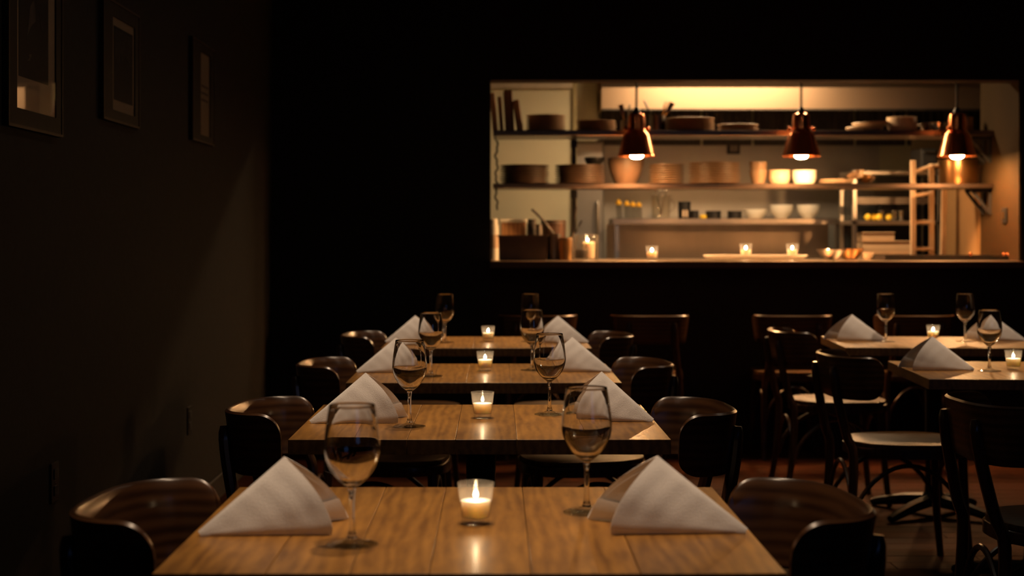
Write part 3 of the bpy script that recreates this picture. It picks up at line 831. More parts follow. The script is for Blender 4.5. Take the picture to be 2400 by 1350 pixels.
# utensil crock
def crock(px, wpx, ytop, z, Yc, label, sticks, mt='steel_dark'):
    x = at(px, 0, Yc).x; r = wpx/2*Yc/F_PX; hh = (305-ytop)*Yc/F_PX
    t = thing('utensil_crock', (x, Yc, z), label, 'utensil holder')
    bm = NB(); lathe(bm, [(0, 0), (r, 0), (r*1.02, hh), (r*.94, hh), (r*.92, .006), (0, .006)], 28); obj('crock_body', bm, M[mt], t)
    for i, (dx, dz, kind, lab, m2) in enumerate(sticks):
        s = thing({'spoon': 'kitchen_spoon', 'fork': 'kitchen_fork', 'spatula': 'spatula'}[kind], (x, Yc+.004*i, z+.012), lab, {'spoon': 'spoon', 'fork': 'fork', 'spatula': 'spatula'}[kind])
        e = Vector((dx, 0, dz)); st = Vector((-dx*.12, 0, 0))
        d = (e-st).normalized()
        bm = NB(); tube(bm, [st, st.lerp(e, .5), e], [.004, .004, .0045], 6); obj('shaft', bm, M[m2], s)
        bm = NB()
        if kind == 'spoon':
            tube(bm, smooth_pts([e, e+d*.015, e+d*.035, e+d*.06, e+d*.068], 3), [.004, .009, .013, .015, .0165, .0175, .0175, .017, .016, .014, .011, .007, .002], 10, flat=.35)
            obj('spoon_bowl', bm, M[m2], s)
        elif kind == 'fork':
            n_ = Vector((-d.z, 0, d.x))
            for q in (-1, 0, 1): tube(bm, [e, e+d*.012+n_*q*.009, e+d*.055+n_*q*.010], [.003, .003, .002], 6)
            obj('tines', bm, M[m2], s)
        else:
            n_ = Vector((-d.z, 0, d.x))
            a = [e-n_*.010, e+n_*.010, e+d*.07+n_*.017, e+d*.07-n_*.017]
            v0 = [bm.verts.new((p.x, p.y-.0015, p.z)) for p in a]; v1 = [bm.verts.new((p.x, p.y+.0015, p.z)) for p in a]
            bm.faces.new(v0); bm.faces.new(v1[::-1])
            for k in range(4): bm.faces.new((v0[k], v0[(k+1) % 4], v1[(k+1) % 4], v1[k]))
            obj('blade', bm, M[m2], s)
crock(1541, 36, 266, UZ+.0005, SYc, 'dark metal utensil crock right of the left lamp', [
    (-.055, .125, 'spoon', 'black spoon leaning left out of the utensil crock', 'black'),
    (.040, .125, 'fork', 'serving fork leaning right out of the utensil crock', 'brass'),
    (.058, .110, 'spatula', 'spatula leaning far right out of the utensil crock', 'brass')])
crock(1468, 26, 276, UZ+.0005, SYc+.06, 'small dark utensil crock half hidden by the left lamp', [
    (-.020, .095, 'spatula', 'spatula in the small crock behind the left lamp', 'brass'),
    (.012, .10, 'spoon', 'spoon in the small crock behind the left lamp', 'steel_dark')])
# black bowl perched on the second stack
bm = NB(); lathe(bm, smooth_pts([(0, 0), (.035, 0), (.055, .022), (.062, .045), (.058, .047), (.05, .024), (.03, .008), (0, .007)], 3), 28)
o = obj('black_bowl', bm, M['black'], None, (at(1393, 0, SYc).x, SYc, LZ+.0012+(429-384)*(SYc-.1)/F_PX)); tag(o, 'small black bowl on top of the second plate stack, lower shelf', 'bowl')
# stacked cups
for k in range(2):
    r = px_r(1757, 1798, SYc); hh = .082
    bm = NB(); lathe(bm, smooth_pts([(0, 0), (r*.62, 0), (r*.72, .01), (r*.92, .05), (r, hh), (r*.93, hh), (r*.84, .05), (r*.6, .012), (0, .01)], 3), 30)
    o = obj('tumbler', bm, M['stone'], None, (at(1777, 0, SYc-.05).x, SYc-.05, LZ+.0005+k*.052))
    tag(o, ['tan tumbler, lower of two nested beside the tall plate stack', 'tan tumbler, upper of two nested beside the tall plate stack'][k], 'cup')
# flat plates and tilted small bowls
for k in range(2):
    r = px_r(1921, 2002, SYc)
    bm = NB(); lathe(bm, [(0, 0), (r*.65, 0), (r*.97, .010), (r, .015), (r*.97, .016), (r*.6, .007), (0, .007)], 36)
    o = obj('flat_plate', bm, M['stone_pale'], None, (at(1961, 0, SYc-.05).x+.004*k, SYc-.03, LZ+.0005+.014*k))
    tag(o, ['flat pale plate right of the white bowl, lower of two', 'flat pale plate right of the white bowl, upper of two'][k], 'plate')
cols_ = ['stone', 'stone_pale', 'brass', 'stone_dark']
for k, (px, rr, tl) in enumerate(((1998, 13, -28), (2010, 15, -18), (2022, 16, 22), (2036, 15, 10))):
    r = rr*SYc/F_PX*1.15
    me = bowl_mesh(r, r*.95, cols_[k], 24, .45, .004)
    o = share('sauce_bowl', me, None, (at(px, 0, SYc).x, SYc-.06+.035*k, LZ+.017+(.022 if k < 2 else .0)), (0, R(tl), 0))
    o['label'] = ['small tan sauce bowl tipped on the flat plates, leftmost of four', 'small pale sauce bowl tipped on the flat plates, second of four', 'small brass sauce bowl leaning right, third of four', 'small brown sauce bowl, rightmost of the tipped four'][k]
    o['category'] = 'bowl'
# stock pot behind the right lamp
t = thing('stock_pot', (at(2246, 0, SYc+.02).x, SYc+.02, LZ+.0005), 'dark brass-coloured pot on the lower shelf under the right lamp', 'pot')
r = px_r(2200, 2290, SYc); hh = .148
bm = NB(); lathe(bm, [(0, 0), (r*.97, 0), (r, .006), (r, hh), (r*1.03, hh+.004), (r*.97, hh+.004), (r*.96, .01), (0, .008)], 40); obj('pot_body', bm, M['brass'], t)
for s in (-1, 1):
    pts = [(s*(r+.03*math.sin(PI*i/10)), -.035+.07*i/10, hh*.72) for i in range(11)]
    bm = NB(); tube(bm, pts, .005, 8); obj('handle', bm, M['brass'], t)

# ------------------------------------------------------------------ things on the counter
CZc = CTZ+.0005
def cpt(px, Y=9.35): return (at(px, 0, Y).x, Y, CZc)
for px, Y, lab in ((1528, 9.22, 'lit votive candle on the serving counter below the left lamp'), (1748, 9.30, 'lit votive candle on the left half of the long platter'), (1857, 9.30, 'lit votive candle on the right half of the long platter')):
    p = cpt(px, Y); zz = 0.0 if px < 1600 else .0125
    votive((p[0], p[1], p[2]+zz), lab, 1.28)
# long platter
t = NB(); A, B = at(1648, 0, 9.3).x, at(1892, 0, 9.3).x
cx_ = (A+B)/2; hl = (B-A)/2
def pl(k, z):
    return [((hl*k)*math.copysign(abs(math.cos(a))**.6, math.cos(a)), (.095*k)*math.copysign(abs(math.sin(a))**.6, math.sin(a)), z) for a in [2*PI*i/40 for i in range(40)]]
rings = [pl(.86, 0), pl(.9, .004), pl(1.0, .026), pl(.99, .030), pl(.96, .028), pl(.87, .013), pl(.5, .0118)]
vr = [[t.verts.new(p) for p in r_] for r_ in rings]
t.faces.new(vr[0][::-1]); t.faces.new(vr[-1])
for a, b in zip(vr[:-1], vr[1:]):
    for i in range(40): t.faces.new((a[i], a[(i+1) % 40], b[(i+1) % 40], b[i]))
o = obj('serving_platter', t, M['white'], None, (cx_, 9.3, CZc), ang=50); tag(o, 'long white oval platter under two candles on the serving counter', 'platter')
# steel mixing bowls
for k, (a, b, Y, lab) in enumerate(((1913, 1985, 9.35, 'steel bowl on the counter right of the platter, brighter left one'), (1962, 2024, 9.55, 'steel bowl on the counter behind the brighter steel bowl'))):
    r = px_r(a, b, Y); hh = .062
    bm = NB(); lathe(bm, smooth_pts([(0, 0), (r*.4, 0), (r*.62, hh*.25), (r*.88, hh*.8), (r, hh), (r*1.04, hh+.001), (r*.98, hh+.003), (r*.84, hh*.8), (r*.6, hh*.3), (r*.36, .004), (0, .004)], 3), 36)
    o = obj('mixing_bowl', bm, M['chrome'] if k == 0 else M['brass'], None, cpt((a+b)/2, Y)); tag(o, lab, 'bowl')
# small pale cups right of them
bm = NB(); lathe(bm, smooth_pts([(0, 0), (.022, 0), (.032, .02), (.036, .038), (.033, .038), (.026, .012), (0, .006)], 3), 24)
o = obj('ramekin', bm, M['stone_pale'], None, cpt(2034, 9.5)); tag(o, 'small pale ramekin at the left end of the black tray', 'ramekin')
# black grill tray with glints
t = thing('grill_tray', cpt(2210, 9.36), 'low black tray at the right end of the serving counter', 'tray')
hx = px_r(2058, 2362, 9.36)
bm = NB(); box(bm, -hx, hx, -.17, .17, 0, .006)
for (a, b, c, d) in ((-hx, hx, -.17, -.16), (-hx, hx, .16, .17), (-hx, -hx+.01, -.16, .16), (hx-.01, hx, -.16, .16)): box(bm, a, b, c, d, .006, .028)
obj('tray_body', bm, M['rubber'], t, smooth=False)
for k in range(17):
    x = -hx+.05+k*(2*hx-.1)/16
    obj('bar', box(NB(), x-.006, x+.006, -.158, .158, .014, .024, .002), M['black'], t)
for px, zz in ((2268, .03), (2346, .03), (2356, .03)):  # copper beads stand in for tiny orange highlights on the tray
    bm = NB(); lathe(bm, smooth_pts([(0, 0), (.008, 0), (.010, .008), (.006, .016), (0, .018)], 3), 14); obj('glint_bead', bm, M['copper'], t, (at(px, 0, 9.25).x-t.location.x, -.165, .028))
# dark tub with boxes behind
def tub(x0, x1, ytop, Y, dep, label, mt, name, cat):
    w2 = px_r(x0, x1, Y); hh = (612-ytop)*Y/F_PX-.012
    p = cpt((x0+x1)/2, Y)
    t = thing(name, p, label, cat)
    bm = NB(); th = .006
    vs = []
    def rect(wx, wy, z): return [bm.verts.new(q) for q in ((-wx, -wy, z), (wx, -wy, z), (wx, wy, z), (-wx, wy, z))]
    r_ = [rect(w2*.95, dep*.95, 0), rect(w2, dep, hh), rect(w2-th, dep-th, hh), rect(w2*.95-th, dep*.95-th, th)]
    bm.faces.new(r_[0][::-1]); bm.faces.new(r_[-1])
    for a, b in zip(r_[:-1], r_[1:]):
        for i in range(4): bm.faces.new((a[i], a[(i+1) % 4], b[(i+1) % 4], b[i]))
    obj('tub_body', bm, M[mt], t, smooth=False)
    bm = NB()
    for (a, b, c, d) in ((-w2-.008, w2+.008, -dep-.008, -dep+.002), (-w2-.008, w2+.008, dep-.002, dep+.008), (-w2-.008, -w2+.002, -dep, dep), (w2-.002, w2+.008, -dep, dep)): box(bm, a, b, c, d, hh-.004, hh+.004, .001)
    obj('rim', bm, M[mt], t)
    return t
tub(1168, 1281, 550, 9.22, .10, 'dark brown rectangular tub at the left end of the counter', 'darktub', 'storage_tub', 'tub')
# white bottle, carton, jars behind the tub
p = cpt(1157, 9.40)
t = thing('squeeze_bottle', p, 'tall white bottle at the far left end of the counter', 'bottle')
bm = NB(); lathe(bm, smooth_pts([(0, 0), (.027, 0), (.029, .005), (.029, .19), (.026, .205), (.020, .212), (0, .212)], 3), 28); obj('bottle_body', bm, M['white'], t)
bm = NB(); lathe(bm, [(0, .212), (.024, .212), (.024, .243), (.020, .246), (0, .246)], 24); obj('cap', bm, M['white'], t)
bm = NB(); lathe(bm, [(.0295, .07), (.0298, .07), (.0298, .15), (.0295, .15)], 28); obj('paper_label', bm, M['paper'], t)
p = cpt(1203, 9.50)
t = thing('storage_box', p, 'brown box with a white lid behind the dark tub', 'box')
obj('box_body', box(NB(), -.075, .075, -.06, .06, 0, .225, .004), M['board'], t)
obj('lid', box(NB(), -.082, .082, -.066, .066, .225, .245, .004), M['white'], t)
def jar(px, Y, r, h, mt, cap, label, name='jar', cat='jar'):
    t = thing(name, cpt(px, Y), label, cat)
    bm = NB(); lathe(bm, smooth_pts([(0, 0), (r*.92, 0), (r, .006), (r, h*.8), (r*.9, h*.88), (r*.8, h*.9), (0, h*.9)], 3), 28); obj('jar_body', bm, M[mt], t)
    bm = NB(); lathe(bm, [(0, h*.9), (r*.86, h*.9), (r*.86, h), (0, h)], 24); obj('lid', bm, M[cap], t)
jar(1246, 9.46, .028, .245, 'black', 'black', 'black jar behind the right end of the dark tub')
jar(1263, 9.50, .022, .215, 'steel_dark', 'steel_dark', 'dark steel jar right of the black jar, behind the tub')
# two steel canisters
def canister(px, wpx, ytop, Y, mt, label):
    r = wpx/2*Y/F_PX; h = (612-ytop)*Y/F_PX-.012
    t = thing('canister', cpt(px, Y), label, 'canister')
    bm = NB(); lathe(bm, [(0, 0), (r, 0), (r, .004), (r*.97, .010), (r*.97, h), (r, h+.004), (r*.9, h+.002), (r*.88, .008), (0, .006)], 32); obj('canister_body', bm, M[mt], t)
    bm = NB(); lathe(bm, [(r*.97, h*.93), (r*1.02, h*.94), (r*1.02, h*.96), (r*.97, h*.97)], 32); obj('band', bm, M['steel_dark'], t)
    return t
canister(1298, 32, 548, 9.30, 'steel_dark', 'dark steel canister right of the brown tub')
canister(1325, 32, 556, 9.24, 'brass', 'bronze canister holding black utensils beside the glass jar')
canister(1297, 60, 518, 9.62, 'darktub', 'wide dark canister behind the steel canister, back of the counter')
# pan with long black handle and bright ladle
t = thing('ladle', cpt(1300, 9.40), 'long-handled ladle slanting up left out of the counter canisters', 'ladle')
zt = [at(1246, 490, 9.40), at(1262, 505, 9.40), at(1279, 523, 9.40)]
o0 = Vector(t.location)
bm = NB(); tube(bm, [p_-o0 for p_ in zt], [.011, .012, .010], 10, flat=.7); obj('handle', bm, M['black'], t)
zt = [at(1279, 523, 9.40), at(1288, 534, 9.40), at(1299, 549, 9.40), at(1301, 575, 9.38), at(1298, 609.5, 9.33)]
bm = NB(); tube(bm, [p_-o0 for p_ in zt], [.012, .014, .013, .008, .006], 10, flat=.6); obj('metal_shank', bm, M['chrome'], t)
for k, (xa, ya, xb, yb, mt, lab) in enumerate(((1330, 600, 1352, 484, 'black', 'black spatula standing upright in the bronze canister'),
                                             (1324, 600, 1364, 516, 'black', 'black spoon leaning right in the bronze canister'),
                                             (1320, 600, 1346, 542, 'chrome', 'short bright steel spoon in the bronze canister'))):
    pa = at(xa, ya, 9.24+.006*k); pb = at(xb, yb, 9.25+.006*k)
    t = thing('cooking_spoon' if k else 'flat_spatula', pa, lab, 'utensil')
    d = pb-pa
    bm = NB(); tube(bm, [Vector((0, 0, 0)), d*.75], .005, 8); obj('handle', bm, M[mt], t)
    bm = NB(); tube(bm, smooth_pts([d*.72, d*.82, d*.94, d], 3), [.006, .010, .014, .017, .019, .020, .019, .017, .014, .008], 10, flat=.3); obj('blade', bm, M[mt], t)
# square glass jar with a candle burning inside
p = cpt(1371, 9.30)
t = thing('glass_jar', p, 'square glass jar glowing with a candle, left on the serving counter', 'jar')
hw_ = px_r(1341, 1402, 9.30); hh = .152
def jar_shell(bm, e=2/7.0, n=36):
    def ring(k, z): return [bm.verts.new((k*math.copysign(abs(math.cos(a))**e, math.cos(a)), k*math.copysign(abs(math.sin(a))**e, math.sin(a)), z)) for a in [2*PI*i/n for i in range(n)]]
    r_ = [ring(hw_*.94, 0), ring(hw_, .006), ring(hw_, hh-.008), ring(hw_*.96, hh), ring(hw_*.92, hh-.002), ring(hw_*.94, hh-.01), ring(hw_*.94, .012), ring(hw_*.88, .008)]
    bm.faces.new(r_[0][::-1]); bm.faces.new(r_[-1])
    for a, b in zip(r_[:-1], r_[1:]):
        for i in range(n): bm.faces.new((a[i], a[(i+1) % n], b[(i+1) % n], b[i]))
    return bm
obj('jar_glass', jar_shell(NB()), M['jarglass'], t, ang=45)
bm = NB(); lathe(bm, [(0, .009), (.036, .009), (.040, .05), (.034, .062), (0, .060)], 24); w_ = obj('dark_filling', bm, M['black'], t, (-.024, -.024, .0))
bm = NB(); lathe(bm, [(0, .009), (.034, .009), (.035, .105), (.031, .108), (0, .106)], 24); obj('wax', bm, M['wax'], t, (.026, .028, 0))
o = share('flame', flame_me, t, (.016, .01, .068)); o.scale = (1.5, 1.5, 1.1)
share('wick', wick_me, t, (.016, .01, .070))

# ------------------------------------------------------------------ kitchen behind the hatch
# extraction hood
HY = 10.9; HX0, HX1 = at(1410, 0, HY).x, 3.95
hz0, hz1 = at(0, 255, HY).z, at(0, 205, HY).z
t = thing('extractor_hood', ((HX0+HX1)/2, 11.5, hz0), 'wide stainless extractor hood at the back of the kitchen', 'hood')
ox, oy, oz = t.location
bm = NB()
prof = [(HY, hz0), (HY, hz1), (HY+.55, CZ-.02), (KY-.002, CZ-.02), (KY-.002, hz1-.05), (KY-.06, hz1-.05), (KY-.06, CZ-.08), (HY+.57, CZ-.06), (HY+.03, hz1-.01), (HY+.03, hz0)]
a = [bm.verts.new((HX0-ox, y-oy, z-oz)) for y, z in prof]; b = [bm.verts.new((HX1-ox, y-oy, z-oz)) for y, z in prof]
n = len(prof)
for i in range(n): bm.faces.new((a[i], a[(i+1) % n], b[(i+1) % n], b[i]))
bm.faces.new(a[::-1]); bm.faces.new(b)
bmesh.ops.triangulate(bm, faces=[f for f in bm.faces if len(f.verts) > 4])
obj('canopy', bm, M['steel_hood'], t, smooth=False)
obj('front_lip', box(NB(), HX0-ox, HX1-ox, HY-.02-oy, HY+.02-oy, hz0-.012-oz, hz0-oz, .002), M['steel_dark'], t)
for k, x in enumerate((HX0, HX1-.01)): obj('end_panel', box(NB(), x-ox, x+.01-ox, HY+.03-oy, KY-.01-oy, hz0-oz, hz1-oz), M['steel_hood'], t)
fw = (HX1-HX0-.1)/8
for k in range(8):
    bm = NB(); x0 = HX0+.05+k*fw-ox
    box(bm, x0+.01, x0+fw-.01, 11.86-oy, 11.88-oy, 1.90-oz, 2.36-oz)
    for j in range(7):
        xx = x0+.03+j*(fw-.06)/6
        box(bm, xx-.014, xx+.014, 11.84-oy, 11.86-oy, 1.92-oz, 2.34-oz, .004)
    obj('filter', bm, M['filter'], t)
# steel splashback
bm = NB(); box(bm, HX0, 3.0, KY-.02, KY-.002, 0.9, 1.92)
o = obj('splashback', bm, M['greytile']); tag(o, 'grey steel splashback on the back wall behind the cooking line', 'splashback')
o['kind'] = 'structure'
t = thing('wall_socket_box', (at(1717, 0, KY).x, KY-.02, at(0, 347, KY).z), 'dark socket box on the splashback under the upper shelf', 'socket')
obj('box_body', box(NB(), -.05, .05, -.04, -.0005, -.05, .05, .004), M['black'], t); obj('cover', box(NB(), -.03, .03, -.046, -.04, -.03, .03, .002), M['steel_dark'], t)
# upright fridge side at the left
x0 = PXE+.032
t = thing('steel_fridge', ((x0+.80)/2, 11.75, 0), 'grey stainless upright fridge beside the cream wall', 'fridge')
hw_ = (.80-x0)/2
obj('fridge_body', box(NB(), -hw_, hw_, -.28, .28, 0.05, at(0, 330, 11.47).z, .006), M['greytile'], t)
obj('fridge_door', box(NB(), -hw_+.004, hw_-.004, -.32, -.282, 0.12, at(0, 335, 11.47).z, .008), M['greytile'], t)
bm = NB(); tube(bm, smooth_pts([(hw_-.05, -.325, 1.0), (hw_-.05, -.355, 1.04), (hw_-.05, -.355, 1.42), (hw_-.05, -.325, 1.46)], 3), .009, 8); obj('handle', bm, M['steel'], t)
obj('plinth', box(NB(), -hw_+.02, hw_-.02, -.26, .26, 0, .05), M['black'], t)
# prep station with raised shelf
QY = 11.3; QX0, QX1 = at(1435, 0, QY).x, at(1978, 0, QY).x
qz = at(0, 512, QY).z
t = thing('prep_station', ((QX0+QX1)/2, 11.45, 0), 'stainless prep station with a raised shelf of bowls and bottles', 'prep counter')
ox, oy = t.location[0], t.location[1]
obj('raised_shelf', box(NB(), QX0-ox, QX1-ox, QY-oy, QY+.36-oy, qz-.042, qz, .004), M['counter'], t)
obj('back_panel', box(NB(), QX0-.02-ox, QX1-.05-ox, QY+.30-oy, QY+.32-oy, .92, qz-.042), M['panel'], t)
obj('cabinet_body', box(NB(), QX0+.0-ox, QX1-ox, QY-.12-oy, QY+.34-oy, .08, .88, .004), M['steel_dark'], t)
obj('worktop', box(NB(), QX0-.02-ox, QX1-ox, QY-.15-oy, QY+.36-oy, .88, .92, .004), M['steel'], t)
for x in (QX0+.02, QX1-.05): obj('upright', box(NB(), x-ox, x+.03-ox, QY+.02-oy, QY+.06-oy, .92, qz-.042), M['steel'], t)
obj('plinth', box(NB(), QX0+.03-ox, QX1-.03-ox, QY-.05-oy, QY+.3-oy, 0, .08), M['black'], t)
QZ = qz+.0005
def qpt(px, Y=11.42): return (at(px, 0, Y).x, Y, QZ)
k4 = 11.42/F_PX
for k, (px, tl, h, lab) in enumerate(((1452, -9, 46, 'clear squeeze bottle with yellow tip, leftmost on the raised kitchen shelf'), (1470, -5, 43, 'clear squeeze bottle with yellow tip, second on the raised kitchen shelf'),
                                   (1484, -4, 41, 'clear squeeze bottle with yellow tip, third on the raised kitchen shelf'), (1498, -4, 40, 'clear squeeze bottle with yellow tip, rightmost on the raised kitchen shelf'))):
    t = thing('sauce_bottle', qpt(px, 11.40+.02*k), lab, 'bottle', group='squeeze bottles on the raised kitchen shelf')
    t.rotation_euler = (0, R(tl*.35), 0)
    hh = h*k4
    bm = NB(); lathe(bm, smooth_pts([(0, 0), (.019, 0), (.021, .004), (.021, hh*.62), (.016, hh*.7), (0, hh*.7)], 3), 20); obj('bottle_body', bm, M['clear'], t)
    bm = NB(); lathe(bm, smooth_pts([(0, hh*.7), (.019, hh*.7), (.019, hh*.86), (.008, hh*.93), (.004, hh), (0, hh)], 3), 20); obj('cap', bm, M['yellow'], t)
# glass jug with glints
t = thing('glass_jug', qpt(1549, 11.42), 'clear glass jug holding steel whisks on the raised kitchen shelf', 'jug')
bm = NB(); lathe(bm, [(0, 0), (.060, 0), (.066, .008), (.072, .17), (.069, .17), (.062, .012), (0, .008)], 32); obj('jug_body', bm, M['jarglass'], t)
pts = [(.068+.035*math.sin(PI*i/10), 0, .05+.09*i/10) for i in range(11)]
bm = NB(); tube(bm, pts, .006, 8); obj('handle', bm, M['jarglass'], t)
for k, (dx, lab) in enumerate(((-.022, 'steel whisk leaning left in the clear jug'), (.02, 'steel whisk leaning right in the clear jug'))):
    b = Vector(qpt(1549, 11.42)); s = thing('whisk', b+Vector((0, .004*k, .012)), lab, 'whisk')
    e = Vector((dx, 0, .13))
    bm = NB(); tube(bm, [(0, 0, 0), e], .006, 8); obj('handle', bm, M['chrome'], s)
    for q in range(3):
        bm = NB(); al = q*PI/3
        pts = [e+Vector((.026*math.sin(2*PI*i/16)*math.cos(al), .026*math.sin(2*PI*i/16)*math.sin(al), .045*(1-math.cos(2*PI*i/16)))) for i in range(17)]
        tube(bm, pts, .0016, 5, caps=False); obj('wire_loop', bm, M['chrome'], s)
# black canister and dark tins
for px, wpx, h, mt, lab in ((1604, 29, 40, 'black', 'black canister with pale label on the raised kitchen shelf'), (1628, 19, 19, 'black', 'low black tin right of the black canister'),
                            (1672, 36, 18, 'black', 'low wide black tin in the middle of the raised kitchen shelf'), (1722, 34, 18, 'black', 'low wide black tin left of the shallow white dish')):
    r = wpx/2*k4; hh = h*k4
    t = thing('black_tin', qpt(px, 11.45), lab, 'tin')
    bm = NB(); lathe(bm, [(0, 0), (r, 0), (r, hh*.86), (0, hh*.86)], 28); obj('tin_body', bm, M[mt], t)
    bm = NB(); lathe(bm, [(0, hh*.86), (r*1.03, hh*.86), (r*1.03, hh*.97), (r*.95, hh), (0, hh)], 28); obj('lid', bm, M['rubber'], t)
    if h == 40:
        for dx in (-.012, .012): obj('paper_label', box(NB(), dx-.008, dx+.008, -r-.001, -r+.004, .012, .062), M['paper'], t)
bm = NB(); lathe(bm, smooth_pts([(0, 0), (.02, 0), (.026, .012), (.022, .026), (0, .03)], 3), 20)
o = obj('lemon_half', bm, M['lemon'], None, qpt(1648, 11.42)); tag(o, 'yellow lemon piece between the black tins on the raised shelf', 'lemon')
for (a, b, h, lab, ft) in ((1743, 1797, 22, 'shallow white dish left of two white bowls on the raised shelf', .5), (1804, 1859, 32, 'white bowl on the raised kitchen shelf, left one of two', .4), (1867, 1921, 32, 'white bowl on the raised kitchen shelf, right one of two', .4)):
    r = (b-a)/2*k4; me = bowl_mesh(r, h*k4, 'white', 36, ft, .005)
    o = share('white_bowl', me, None, qpt((a+b)/2, 11.45)); tag(o, lab, 'bowl')
# steel pass rack at the right
GY = 10.64; GX0, GX1 = at(1999, 0, GY).x, at(2205, 0, GY).x
t = thing('rack_shelving', ((GX0+GX1)/2, 10.86, 0), 'open steel shelving rack with lemons and pans, right back of kitchen', 'shelving')
ox, oy = t.location[0], t.location[1]
gw = (GX1-GX0)/2
ztop = at(0, 397, GY).z
for sx in (-1, 1):
    for yy in (-.2, .2): obj('upright', box(NB(), sx*gw-.018 if sx > 0 else -gw, sx*gw if sx > 0 else -gw+.03, yy-.015, yy+.015, 0, ztop, .003), M['steel'], t)
for py_ in (400, 517, 640):
    z = at(0, py_, GY).z
    obj('shelf_deck', box(NB(), -gw, gw, -.215, .215, z-.028, z, .003), M['steel'], t)
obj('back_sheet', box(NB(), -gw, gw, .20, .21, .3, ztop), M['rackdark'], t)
obj('cross_rail', box(NB(), -gw, gw, -.21, -.19, at(0, 478, GY).z, at(0, 462, GY).z), M['steel_dark'], t)
gz = at(0, 517, GY).z+.0005
lem = NB(); lathe(lem, smooth_pts([(0, 0), (.008, .002), (.021, .014), (.024, .026), (.021, .038), (.008, .050), (0, .053)], 3), 20)
lem_me = mesh_of(lem, M['lemon'], 'lemon', ang=80)
for k, (px, yy, lab) in enumerate(((2034, 10.70, 'yellow lemon on the steel rack, leftmost'), (2048, 10.72, 'yellow lemon on the steel rack, second from left'), (2060, 10.70, 'yellow lemon on the steel rack, third from left'), (2083, 10.71, 'single yellow lemon on the steel rack beside the glasses'))):
    o = share('lemon', lem_me, None, (at(px, 0, yy).x, yy, gz+.024), (0, PI/2, k*.7)); o.location.x -= .026*math.cos(k*.7); o.location.y -= .026*math.sin(k*.7)
    tag(o, lab, 'lemon', 'lemons on the steel rack')
gl = NB(); lathe(gl, [(0, 0), (.018, 0), (.022, .07), (.020, .07), (.016, .006), (0, .005)], 20); gl_me = mesh_of(gl, M['chrome'], 'shot_cup')
for px, lab in ((2066, 'small steel cup behind the lemons on the rack'), (2096, 'small steel cup right of the single lemon on the rack'), (2112, 'small steel cup, rightmost beside the ladder rail on the rack')):
    o = share('steel_cup', gl_me, None, (at(px, 0, 10.82).x, 10.82, gz)); tag(o, lab, 'cup')
# pans and boxes below
gz2 = at(0, 640, GY).z+.0005
def crate(x0, x1, y0, y1, mt, lab, zb):
    hh = (y1-y0)*GY/F_PX; w2 = px_r(x0, x1, GY)
    t = thing('food_pan', (at((x0+x1)/2, 0, GY).x, 10.80, zb), lab, 'food pan')
    bm = NB()
    prism(bm, [(-w2*.97, -.13), (w2*.97, -.13), (w2*.97, .13), (-w2*.97, .13)], 0, hh-.006, .003); obj('pan_body', bm, M[mt], t)
    obj('lid', box(NB(), -w2, w2, -.14, .14, hh-.006, hh, .002), M[mt], t)
    return zb+hh+.0006
z = gz2
z = crate(2022, 2150, 615, 640, 'peach', 'lowest pale food pan on the steel rack', z)
z = crate(2022, 2150, 593, 614, 'peach', 'second pale food pan from below on the steel rack', z)
z = crate(2022, 2138, 561, 590, 'peach', 'tall pale food pan on the steel rack', z)
z = crate(2022, 2100, 537, 557, 'peach', 'topmost small pale food pan under the lemon shelf', z)
gz3 = at(0, 400, GY).z+.0005
t = thing('countertop_oven', (at(2184, 0, GY).x, 10.85, gz3), 'black box oven on top of the steel rack, left of the right lamp', 'oven')
obj('oven_body', box(NB(), -.055, .055, -.14, .14, .01, .155, .006), M['black'], t); obj('oven_door', box(NB(), -.048, .048, -.152, -.14, .02, .145, .004), M['rubber'], t)
obj('handle', box(NB(), -.04, .04, -.17, -.152, .125, .135, .003), M['steel_dark'], t)
for sx in (-1, 1): obj('foot', box(NB(), sx*.04-.008, sx*.04+.008, -.1, .1, 0, .01), M['rubber'], t)
# black bins on the middle of the rack
for k, px in enumerate((2076, 2110)):
    t = thing('dark_bin', (at(px, 0, 10.95).x, 10.95, gz), ['black bin standing behind the lemons on the rack, left one', 'black bin standing behind the lemons on the rack, right one'][k], 'bin')
    obj('bin_body', prism(NB(), [(-.045, -.05), (.045, -.05), (.045, .05), (-.045, .05)], 0, .15, .004), M['black'], t)
    obj('rim', box(NB(), -.05, .05, -.055, .055, .15, .158, .002), M['black'], t)
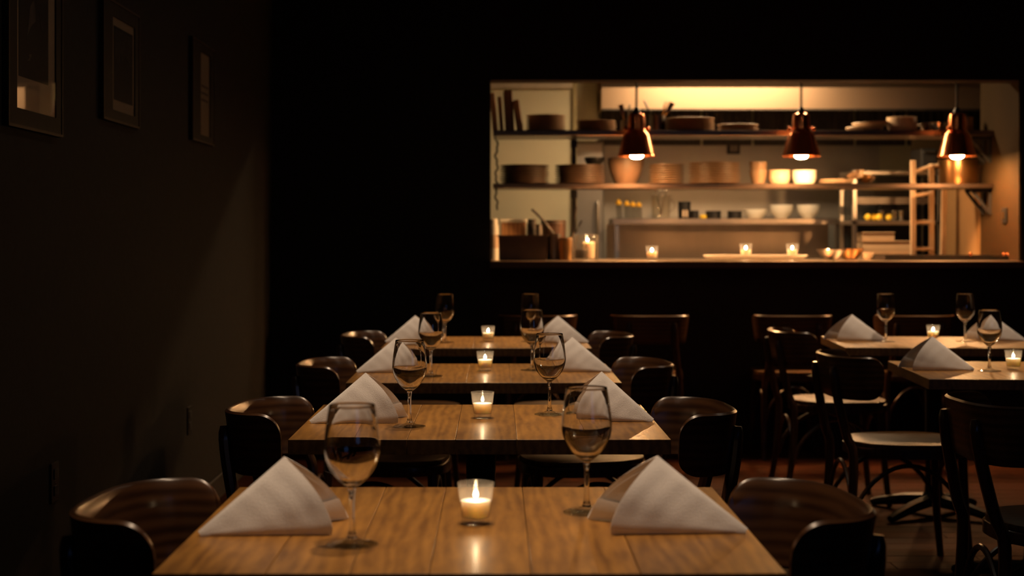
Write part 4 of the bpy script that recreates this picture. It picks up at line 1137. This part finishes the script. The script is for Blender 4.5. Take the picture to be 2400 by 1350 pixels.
# beech stepladder behind the counter
def ladder():
    Y = 10.15
    x1, x2, x3 = at(2140, 0, Y).x, at(2185, 0, Y).x, at(2212, 0, Y+.06).x
    t = thing('step_ladder', (x2, Y, 0), 'pale beech stepladder standing behind the counter below the right lamp', 'ladder')
    z1, z2 = at(0, 376, Y).z, at(0, 384, Y).z
    for nm, xa, xb, ya, yb, zt in (('front_rail', x1-.005, x1, -.02, .0, z1), ('front_rail', x2-.008, x2, -.02, .02, z2), ('rear_rail', x3-.01, x3, .12, .04, at(0, 385, Y).z)):
        bm = NB()
        a = Vector((xa-x2, ya, 0.0)); b = Vector((xb-x2, yb, zt))
        d = .016
        v0 = [bm.verts.new((a.x+i*d, a.y+j*d, 0)) for i, j in ((-1, -1), (1, -1), (1, 1), (-1, 1))]
        v1 = [bm.verts.new((b.x+i*d, b.y+j*d, zt)) for i, j in ((-1, -1), (1, -1), (1, 1), (-1, 1))]
        bm.faces.new(v0[::-1]); bm.faces.new(v1)
        for i in range(4): bm.faces.new((v0[i], v0[(i+1) % 4], v1[(i+1) % 4], v1[i]))
        bmesh.ops.bevel(bm, geom=bm.edges[:], offset=.003, segments=1, affect='EDGES')
        obj(nm, bm, M['peach'], t)
    for py_, tl in ((396, .018), (455, .008), (520, .0), (583, .0), (650, .0)):
        z = at(0, py_, Y).z
        bm = NB(); tube(bm, [(x1-x2, -.004, z-tl), (0, .0, z+tl)], .013, 8); obj('rung', bm, M['peach'], t)
    z = z1-.04
    bm = NB(); tube(bm, [(0, .02, z), (x3-x2, .04, z+.02)], .012, 8); obj('hinge_bar', bm, M['peach'], t)
ladder()
# switch on the return wall
yy = OX1*F_PX/(2360-CX); z = at(0, 505, yy).z
t = thing('wall_switch', (OX1-.008, yy, z), 'dark light switch on the tan wall at the right of the hatch', 'switch')
obj('plate', box(NB(), -.012, -.0005, -.04, .04, -.045, .045, .003), M['black'], t)
obj('rocker', box(NB(), -.018, -.012, -.014, .014, -.02, .02, .002), M['brass'], t)
# kitchen ceiling light
t = thing('kitchen_light', (1.7, 10.05, CZ), 'long tube light on the kitchen ceiling, hidden above the hatch', 'ceiling light')
obj('fitting', box(NB(), -.62, .62, -.07, .07, -.44, -.39, .004), M['white'], t)
for sx in (-.5, .5):
    bm = NB(); tube(bm, [(sx, 0, -.39), (sx, 0, 0)], .004, 6); obj('suspension_wire', bm, M['steel'], t)
bm = NB(); tube(bm, [(-.6, 0, -.465), (.6, 0, -.465)], .018, 12); obj('tube', bm, M['tube'], t)
ld = bpy.data.lights.new('kitchen_glow', 'AREA'); ld.shape = 'RECTANGLE'; ld.size = 1.2; ld.size_y = .12; ld.energy = TUBE_W; ld.color = (1.0, 0.63, 0.33)
lo = bpy.data.objects.new('kitchen_glow', ld); link(lo, t); lo.location = (0, 0, -.50)
